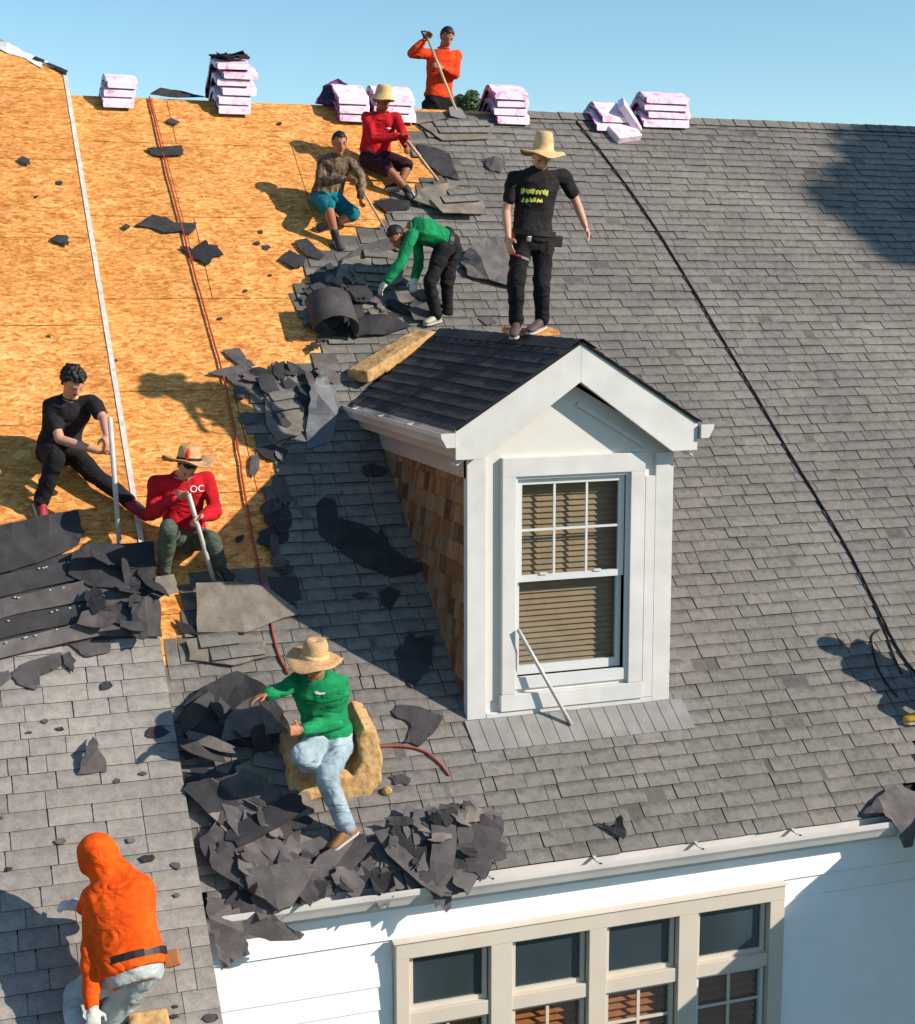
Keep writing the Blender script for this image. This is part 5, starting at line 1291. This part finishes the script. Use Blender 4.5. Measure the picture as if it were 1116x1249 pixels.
# courses still stuck together on the loosened mats
def courses(parent, poly, h, lift=0.0, rz=0.0, mats=('shingle', 'edge'), key='main', seed=1, slope=0.0):
    rg = random.Random(seed); P = [onroof(u, v, 0, lift) for u, v in poly]
    xs = [p.x for p in P]; ss = [p.y/CR for p in P]; cx, cs = sum(xs)/len(xs), sum(ss)/len(ss); R_ = 1.0
    ax = RX*math.cos(rz)+RV*math.sin(rz); ay = -RX*math.sin(rz)+RV*math.cos(rz); k = 0; b_ = -R_
    while b_ < R_:
        a_ = -R_-rg.uniform(0, .2)
        while a_ < R_:
            w = rg.choice([.15, .22, .24, .26, .3]); m_ = a_+w/2; a_ += w
            ok = True
            for q in (.1, .9):
                c = slope_pt(cx, cs, 0, lift)+ax*(m_+(q-.5)*w)+ay*(b_+.06)
                ok = ok and pip(proj(c), poly)
            if not ok: continue
            c = slope_pt(cx, cs, 0, lift)+ax*m_+ay*b_+RN*(h+slope*b_+rg.uniform(0, .006))
            me, _w = shingle_mesh(w-.005, [M[q] for q in mats], key, .13); o = link('shingle', me, parent); o.matrix_local = frame(c, ax, ay, RN)
        b_ += EXPO
def mat_of(label, poly, h, rz, seed, lift=0.0, hts=None, m=TB, **kw):
    o = piece('old_mat', label, [(u, v, (h if hts is None else hts[k])) for k, (u, v) in enumerate(poly)], m, lift, thick=.012, wave=.004, **kw)
    courses(o, poly, h+.016, lift, rz, seed=seed); return o
mat_of('small mat of joined shingles lying askew below the lifted mat', [(226, 782), (262, 774), (318, 778), (330, 800), (286, 812), (232, 806)], .035, .05, 3)
mat_of('mat of joined shingle courses lying askew left of the bending worker', [(426, 326), (452, 312), (486, 318), (492, 342), (470, 352), (436, 346)], .07, -.08, 4)
mat_of('mat of joined shingle courses askew below the kneeling red-shirted worker', [(524, 244), (548, 232), (590, 246), (584, 262), (540, 260)], .10, .12, 5)
mat_of('broad mat of joined shingles slid askew beside the rake above the heap', [(286, 936), (330, 916), (372, 958), (384, 992), (338, 1006), (300, 984)], .07, -.32, 6)
mat_of('mat of pale joined shingles twisted near the upright flashing', [(322, 486), (352, 472), (372, 500), (366, 530), (336, 540), (324, 512)], .04, .18, 7)
mat_of('mat of joined shingles raised beside the ridge board', [(512, 152), (560, 148), (602, 152), (596, 170), (540, 172)], .03, .06, 8)
# the curled piece being thrown down
c = onroof(412, 385, .16); mb = MB(); rings = []
for k in range(13):
    t_ = -.5+k/12*3.6; r_ = .20+.02*k/12
    p = c+RX*(-.05+r_*math.cos(t_))+RN*(r_*math.sin(t_)*.8)
    o1 = RX*math.cos(t_)+RN*math.sin(t_); q = RV
    rings.append([p-q*(.20+.03*noise.noise((k*.6, 0, 0))), p+q*(.20+.04*noise.noise((k*.6, 3, 0))), p+q*.20+o1*.012, p-q*.20+o1*.012])
mb.loft(rings); tag(mb.build('curled_mat', M['torn'], None, True), 'curled dark shingle mat rolling down between the boards and the bending worker', 'shingle')
piece('torn_felt', 'rust-brown torn mat edge under the curled mat', [(388, 372, .03), (404, 358, .06), (440, 362, .06), (446, 392, .04), (430, 412, .03), (396, 410, .03)], 'torn_dark', wave=.04)
# upright flashing at the dormer eave
P = [onroof(374, 548, .02), onroof(376, 505, .06), ony(380, 470, onroof(384, 512).y), ony(392, 452, onroof(388, 500).y), ony(402, 470, onroof(392, 500).y), onroof(411, 470, .12), onroof(410, 510, .05), onroof(404, 540, .03)]
tag(sheet_px('step_flashing', P, M['metal'], None, wave=.03, thick=.003, seed=12, jag=.022), 'bent pale sheet metal flashing standing at the end of the dormer gutter', 'flashing')
# raised roof: stacked strips of old shingle and felt
piece('old_mat', 'wide dark felt sheet lying over the boards at the foot of the curly-haired worker', [(-30, 652, .05), (0, 642, .06), (60, 630, .08), (94, 622, .09), (102, 648, .07), (96, 664, .05), (60, 682, .05), (0, 700, .05), (-30, 706, .05)], TD, DZ, thick=.01, wave=.03)
piece('old_mat', 'dark mat with a torn upper edge behind the white pole foot', [(88, 676, .10), (110, 664, .12), (150, 664, .12), (186, 662, .12), (190, 690, .10), (186, 716, .07), (150, 722, .08), (112, 716, .08), (84, 700, .08)], TD, DZ, thick=.012, wave=.03)
piece('torn_felt', 'black felt under the stripped dark courses on the raised roof', [(-34, 700, .02), (100, 672, .02), (150, 700, .02), (190, 716, .02), (190, 776, .02), (108, 782, .02), (-34, 812, .02)], TD, DZ)
for k, (a, c_, d, e_) in enumerate([((-30, 708), (112, 678), (118, 702), (-30, 736)), ((-30, 738), (122, 704), (132, 728), (-30, 763)), ((-30, 765), (108, 734), (142, 752), (-30, 788)), ((-30, 790), (114, 756), (130, 774), (-30, 812))]):
    piece('shingle_strip', ['topmost', 'second', 'third', 'lowest'][k]+' of the dark stripped courses lying over the pale shingles', [(*a, .05), (40, (a[1]*.5+c_[1]*.5)+2, .06), (*c_, .07), (*d, .05), (40, (d[1]+e_[1])/2, .035), (*e_, .03)], T if k % 2 else TD, DZ, thick=.010, wave=.012)
    rg = random.Random(k)
    for j in range(5):
        f = rg.uniform(.25, .95); u = a[0]+(c_[0]-a[0])*f; v = a[1]+(c_[1]-a[1])*f+rg.uniform(1, 3)
        tag(MB().ell(onroof(u, v, .075, DZ), RX*.011, RV*.007, RN*.004, 8, 5).build('sealant_dab', M['sealant'], None, True), 'white dab of dried sealant on the stripped dark courses', 'sealant', 'white sealant dabs on the stripped courses')
piece('old_mat', 'black mat folded over the rake beside the olive trouser leg', [(112, 720, .07), (186, 712, .09), (196, 740, .07), (197, 776, .04), (160, 776, .04), (108, 778, .03), (120, 752, .05)], T, DZ, thick=.012, wave=.02)
piece('torn_felt', 'black hollow felt fold in the middle of the stripped courses', [(98, 742, .08), (140, 738, .11), (172, 728, .12), (182, 736, .08), (160, 762, .05), (124, 768, .05)], TD, DZ, wave=.03)
piece('torn_shingle', 'pale shingle square at the rake under the olive trouser leg', [(188, 704, .13), (212, 700, .12), (218, 722, .10), (194, 728, .10)], TB, DZ)
piece('torn_shingle', 'grey leaf-shaped shingle below the stripped courses', [(86, 786), (104, 774), (138, 770), (134, 796), (104, 802)], T, DZ)
piece('torn_shingle', 'ragged dark shingle on the pale roof under the stripped courses', [(14, 820), (30, 808), (74, 796), (80, 802), (70, 816), (50, 824), (44, 842), (28, 838), (18, 830)], T, DZ)
piece('torn_felt', 'black claw-shaped scrap beside the ragged shingle', [(76, 800), (86, 796), (92, 806), (88, 822), (80, 812)], TD, DZ, wave=.02)
piece('torn_shingle', 'dark scrap at the picture edge of the pale roof', [(-10, 822), (10, 818), (14, 826), (4, 836), (-10, 842)], T, DZ)
piece('torn_shingle', 'folded shingle standing like a small tent on the pale roof', [(94, 945, .03), (104, 912, .10), (115, 898, .05), (120, 912, .12), (130, 926, .04), (130, 941, .02)], T, DZ, wave=.01)
for k, (u, v, w_) in enumerate([(130, 836, 10), (55, 880, 5), (35, 894, 4), (72, 890, 5), (174, 944, 5), (142, 953, 5), (190, 893, 15), (75, 1026, 9), (159, 1025, 6), (180, 1047, 10), (215, 1056, 8), (216, 1092, 6), (11, 1060, 5), (1, 998, 4), (213, 1228, 4), (212, 1240, 5), (258, 1242, 12)]):
    rg = random.Random(k+50); n_ = 6
    piece('shingle_scrap', 'small dark shingle chip lying on the pale old roof', [(u+w_*math.cos(6.28*j/n_)*rg.uniform(.7, 1.1), v+w_*.55*math.sin(6.28*j/n_)*rg.uniform(.7, 1.1), .022) for j in range(n_)], T if k % 3 else TD, DZ, 'shingle chips on the pale old roof', cuts=1, wave=.004)
for k, (u, v, w_) in enumerate([(73, 223, 5), (314, 297, 5), (325, 302, 6), (340, 151, 4), (318, 283, 4), (268, 389, 4), (329, 336, 3), (299, 355, 3), (45, 240, 3), (113, 428, 3), (60, 410, 3), (140, 440, 3)]):
    rg = random.Random(k+90)
    piece('shingle_scrap', 'tiny dark shingle chip lying on the bare boards', [(u+w_*math.cos(6.28*j/5)*rg.uniform(.7, 1.1), v+w_*.6*math.sin(6.28*j/5)*rg.uniform(.7, 1.1), .006) for j in range(5)], TD, DZ if u < 90 and v > 200 else 0, 'shingle chips on the bare boards', cuts=1, wave=.003)
# flap at the end of the gutter, small bracket-like bit near the eave
P = [onroof(1052, 992, .05), onroof(1072, 972, .07), onroof(1092, 957, .08), onroof(1120, 968, .08), ony(1124, 1000, YE-.16), ony(1112, 1034, YE-.19), ony(1102, 1034, YE-.19), ony(1094, 1008, YE-.17), ony(1078, 992, YE-.12)]
tag(sheet_px('shingle_flap', P, M['torn'], None, wave=.015, seed=3), 'loose grey shingle flap hanging over the far end of the eave gutter', 'shingle')
piece('torn_shingle', 'small curled dark scrap near the eave below the dormer', [(727, 1003, .03), (744, 1008, .04), (757, 994, .12), (764, 1012, .05), (760, 1024, .03), (746, 1016, .03)], TD, wave=.02)

# torn pieces scattered and heaped
def chunk(c, ax, ay, an, w, l, m, seed, bend):
    """one torn piece: ragged strip, bent"""
    rg = random.Random(seed); R_ = []; nr, nc = 5, 4
    bm = bmesh.new(); G = []
    for i in range(nr):
        row_ = []; f = i/(nr-1)-.5; x0 = -w/2*(rg.uniform(.9, 1.04) if 0 < i < nr-1 else rg.uniform(.45, 1)); x1 = w/2*(rg.uniform(.9, 1.04) if 0 < i < nr-1 else rg.uniform(.45, 1))
        for j in range(nc):
            x = x0+(x1-x0)*j/(nc-1); y = f*l+(rg.uniform(-.03, .03) if i in (0, nr-1) else 0)
            z = bend[0]*(y*y)+bend[1]*(x*x)+bend[2]*x*y+.012*noise.noise((x*9+seed, y*9, 1))
            row_.append(bm.verts.new(c+ax*x+ay*y+an*z))
        G.append(row_)
    for i in range(nr-1):
        for j in range(nc-1): bm.faces.new((G[i][j], G[i][j+1], G[i+1][j+1], G[i+1][j]))
    geo = bmesh.ops.extrude_face_region(bm, geom=bm.faces[:])
    for v in [e for e in geo['geom'] if isinstance(e, bmesh.types.BMVert)]: v.co += an*.008
    bmesh.ops.recalc_face_normals(bm, faces=bm.faces); me = bpy.data.meshes.new('torn_shingle'); bm.to_mesh(me); bm.free()
    return link('torn_shingle', me, None, M[m])
HEAP = [(258, 935), (276, 950), (300, 940), (340, 985), (358, 1000), (362, 1050), (464, 1050), (468, 1000), (470, 980), (520, 990), (590, 1000), (600, 1015), (588, 1045), (550, 1058), (500, 1056), (430, 1068), (380, 1080), (330, 1088), (292, 1084), (276, 1060), (264, 1000)]
HR = random.Random(77); cnt = 0; tries = 0
while cnt < 66 and tries < 4000:
    tries += 1; u, v = HR.uniform(225, 612), HR.uniform(920, 1112)
    if not pip((u, v), HEAP): continue
    mid = 1-abs((u-400)/230)*.4; h = HR.uniform(.03, .08)+.07*HR.random()*mid*(1 if v > 985 else .5)
    if 355 < u < 470 and v < 1050: continue
    if (u-415)**2+((v-1030)*1.4)**2 < 75**2: h = .025
    rz = HR.uniform(-1.3, 1.3); ax = RX*math.cos(rz)+RV*math.sin(rz); ay = -RX*math.sin(rz)+RV*math.cos(rz); an = RN.copy()
    tl = Matrix.Rotation(HR.gauss(0, .11), 3, ax) @ Matrix.Rotation(HR.gauss(0, .16), 3, ay); ax, ay, an = tl @ ax, tl @ ay, tl @ an
    o = chunk(onroof(u, v, h), ax, ay, an, HR.uniform(.10, .26), HR.uniform(.28, .66), HR.choice([T, T, T, T, T, TD]) if HR.random() < .93 else TB, tries, (HR.uniform(-.7, .3), HR.uniform(-.8, .5), HR.uniform(-.5, .5)))
    tag(o, 'torn grey shingle piece in the heap along the eave', 'shingle', 'torn shingle pieces heaped at the eave'); cnt += 1
def scatter(poly, n, label, group, wr, lr, hr, tilt, seed, mats, lift=0.0, bend=.8):
    rg = random.Random(seed); us = [p[0] for p in poly]; vs_ = [p[1] for p in poly]; k = 0; t_ = 0
    while k < n and t_ < 3000:
        t_ += 1; u, v = rg.uniform(min(us), max(us)), rg.uniform(min(vs_), max(vs_))
        if not pip((u, v), poly): continue
        rz = rg.uniform(-1.5, 1.5); ax = RX*math.cos(rz)+RV*math.sin(rz); ay = -RX*math.sin(rz)+RV*math.cos(rz); an = RN.copy()
        tl = Matrix.Rotation(rg.gauss(0, tilt), 3, ax) @ Matrix.Rotation(rg.gauss(0, tilt), 3, ay)
        o = chunk(onroof(u, v, rg.uniform(*hr), lift), tl @ ax, tl @ ay, tl @ an, rg.uniform(*wr), rg.uniform(*lr), rg.choice(mats), seed*100+t_, (rg.uniform(-bend, bend), rg.uniform(-bend, bend), rg.uniform(-bend, bend)))
        tag(o, label, 'shingle', group); k += 1
scatter([(352, 1050), (470, 1046), (530, 1050), (560, 1060), (500, 1072), (420, 1082), (370, 1092)], 22, 'small torn shingle piece lying flat between the two heaps along the gutter', 'torn pieces between the heaps', (.07, .15), (.12, .28), (.02, .06), .12, 5, [T, T, TD])
scatter([(110, 678), (184, 672), (190, 740), (170, 768), (120, 762), (100, 720)], 15, 'crumpled black piece heaped in the middle of the stripped courses', 'crumpled pieces on the stripped courses', (.08, .18), (.14, .34), (.08, .17), .45, 6, [TD, TD, T], DZ, 1.6)
scatter([(384, 338), (440, 350), (520, 360), (524, 382), (470, 398), (424, 418), (384, 412)], 16, 'torn dark shingle piece lying between the bending worker and the foam pad', 'torn pieces above the dormer', (.09, .2), (.16, .36), (.03, .08), .14, 7, [TD, TD, T])
scatter([(300, 448), (380, 446), (420, 430), (412, 462), (372, 470), (366, 520), (340, 560), (318, 545), (322, 490)], 18, 'torn shingle piece lying along the ragged border beside the bare boards', 'torn pieces along the ragged border', (.07, .18), (.12, .30), (.025, .07), .16, 8, [T, TD, TD])
scatter([(396, 322), (420, 312), (400, 350), (408, 405), (398, 436), (372, 440), (380, 400), (366, 372), (378, 340)], 16, 'dark ragged scrap lying at the edge of the boards left of the curled mat', 'ragged scraps at the edge of the boards', (.06, .14), (.1, .24), (.02, .06), .2, 12, [TD, TD, T])
scatter([(300, 560), (340, 540), (352, 600), (348, 660), (368, 720), (340, 700), (322, 620)], 9, 'dark ragged scrap lying in the shade along the edge beside the red hose', 'ragged scraps beside the red hose', (.06, .14), (.1, .26), (.02, .05), .14, 13, [TD, T])
scatter([(262, 950), (340, 990), (362, 1050), (380, 1080), (290, 1080), (266, 1020)], 9, 'small ragged shingle bit lying on top of the heap beside the rake', 'small bits on the heap beside the rake', (.04, .10), (.08, .2), (.10, .17), .3, 14, [T, T, TD, TB])
scatter([(476, 990), (590, 1002), (600, 1015), (585, 1045), (500, 1056), (470, 1020)], 7, 'small ragged shingle bit lying on top of the far part of the heap', 'small bits on the far part of the heap', (.04, .10), (.08, .2), (.10, .18), .3, 15, [T, T, TD, TB])
scatter([(228, 870), (330, 850), (350, 900), (240, 925)], 7, 'crumpled felt strip on the black sheet beside the green-shirted worker', 'felt strips on the black sheet', (.08, .16), (.18, .36), (.09, .15), .35, 9, [TD, T])
piece('torn_felt', 'large black felt sheet being pulled by the green-shirted worker', [(222, 862, .05), (250, 838, .08), (290, 818, .12), (322, 834, .10), (345, 868, .10), (352, 886, .10), (330, 908, .06), (286, 912, .05), (226, 928, .04)], TD, wave=.05, thick=.01)
piece('torn_shingle', 'folded grey sheet whose end the green-shirted worker grips', [(268, 905, .10), (278, 872, .16), (306, 850, .22), (318, 858, .24), (344, 884, .26), (352, 894, .24), (322, 896, .14)], T, wave=.04, thick=.008)
piece('old_mat', 'big slab of old shingles sliding down beside the rake', [(262, 962, .08), (296, 940, .08), (340, 962, .08), (352, 1000, .07), (318, 1012, .08), (276, 1000, .08)], T, thick=.02, wave=.02)
piece('old_mat', 'thick slab of layered shingles at the left part of the eave', [(296, 1062, .13), (330, 1058, .15), (372, 1048, .15), (384, 1062, .14), (354, 1108, .12), (338, 1112, .12), (304, 1086, .12)], T, thick=.035, wave=.01)
piece('old_mat', 'shingle slab lying along the rake above the eave', [(252, 1022, .09), (286, 1016, .12), (312, 1056, .12), (322, 1094, .10), (296, 1084, .1), (258, 1062, .09)], T, thick=.02, wave=.02)
def hang(name, label, pts, m, **kw):
    P = [onroof(u, v, h) if k == 'r' else ony(u, v, h) for u, v, k, h in pts]
    return tag(sheet_px(name, P, M[m], None, **kw), label, 'shingle')
YG = YE-.17
hang('shingle_strip', 'upright grey shingle strip hanging over the gutter at the end of the heap', [(527, 990, 'r', .14), (556, 986, 'r', .16), (558, 1020, 'r', .15), (552, 1056, 'r', .14), (566, 1088, 'y', YG), (548, 1094, 'y', YG), (526, 1092, 'y', YG), (524, 1050, 'r', .13)], T, wave=.012, seed=2)
hang('torn_shingle', 'broad pointed shingle leaning at the far end of the heap', [(576, 1006, 'r', .12), (588, 992, 'r', .18), (612, 996, 'r', .18), (616, 1012, 'r', .14), (598, 1046, 'r', .12), (592, 1074, 'r', .1), (578, 1064, 'r', .1), (562, 1062, 'r', .1)], T, wave=.02, seed=6)
hang('torn_shingle', 'pale shingle scrap on top of the far end of the heap', [(556, 990, 'r', .16), (572, 983, 'r', .2), (588, 986, 'r', .19), (592, 1000, 'r', .16), (566, 1004, 'r', .15)], TB, wave=.02, seed=9)
hang('torn_felt', 'black felt tuft on top of the far end of the heap', [(522, 1000, 'r', .16), (534, 988, 'r', .22), (552, 984, 'r', .24), (560, 992, 'r', .2), (544, 1010, 'r', .16)], TD, wave=.03, seed=5)
hang('torn_shingle', 'grey shingle sheet hanging over the gutter beside the rake', [(250, 1094, 'r', .06), (290, 1098, 'r', .07), (330, 1112, 'y', YG), (346, 1126, 'y', YG), (372, 1140, 'y', YG), (366, 1146, 'y', YG), (330, 1148, 'y', YG), (298, 1138, 'y', YG), (306, 1164, 'y', YG), (286, 1172, 'y', YG), (270, 1184, 'y', YG), (262, 1150, 'y', YG), (254, 1120, 'y', YG)], T, wave=.03, seed=8)
hang('torn_shingle', 'dark curl of shingle poking over the gutter in mid heap', [(452, 1070, 'r', .06), (480, 1062, 'r', .1), (484, 1080, 'y', YG), (470, 1090, 'y', YG), (456, 1086, 'y', YG)], TD, wave=.02, seed=1)

# ------------------------------------------------------------------ the worker beyond the picture whose shade and yellow boot reach into it
SHD = lambda u, v, k: onroof(u, v)+SUN*k
PEOPLE['offside'] = person('person', 'person with yellow boots crouching beyond the black rope', dict(
    pel=SHD(1094, 836, 1.05), neck=SHD(1036, 800, 1.42), head=SHD(1016, 791, 1.52), shR=SHD(1040, 816, 1.42), shL=SHD(1046, 788, 1.40),
    elR=SHD(1072, 838, 1.20), wrR=SHD(1092, 850, 1.0), elL=SHD(1074, 806, 1.15), wrL=SHD(1090, 820, .9), hipR=SHD(1098, 846, 1.0), hipL=SHD(1104, 830, 1.0),
    knR=SHD(1082, 864, .72), knL=SHD(1096, 850, .68), anR=onroof(1128, 872, .10), anL=onroof(1160, 866, .10), toR=onroof(1113, 878, .05), toL=onroof(1146, 876, .05)), s=.97, face=(-.8, -.3, -.4), fwd=(-1, -.1, 0),
    top=('navy', 'long', -.05), bottom=('black_pants', 'long'), shoes='boot_yellow', hair='short', seed=11)
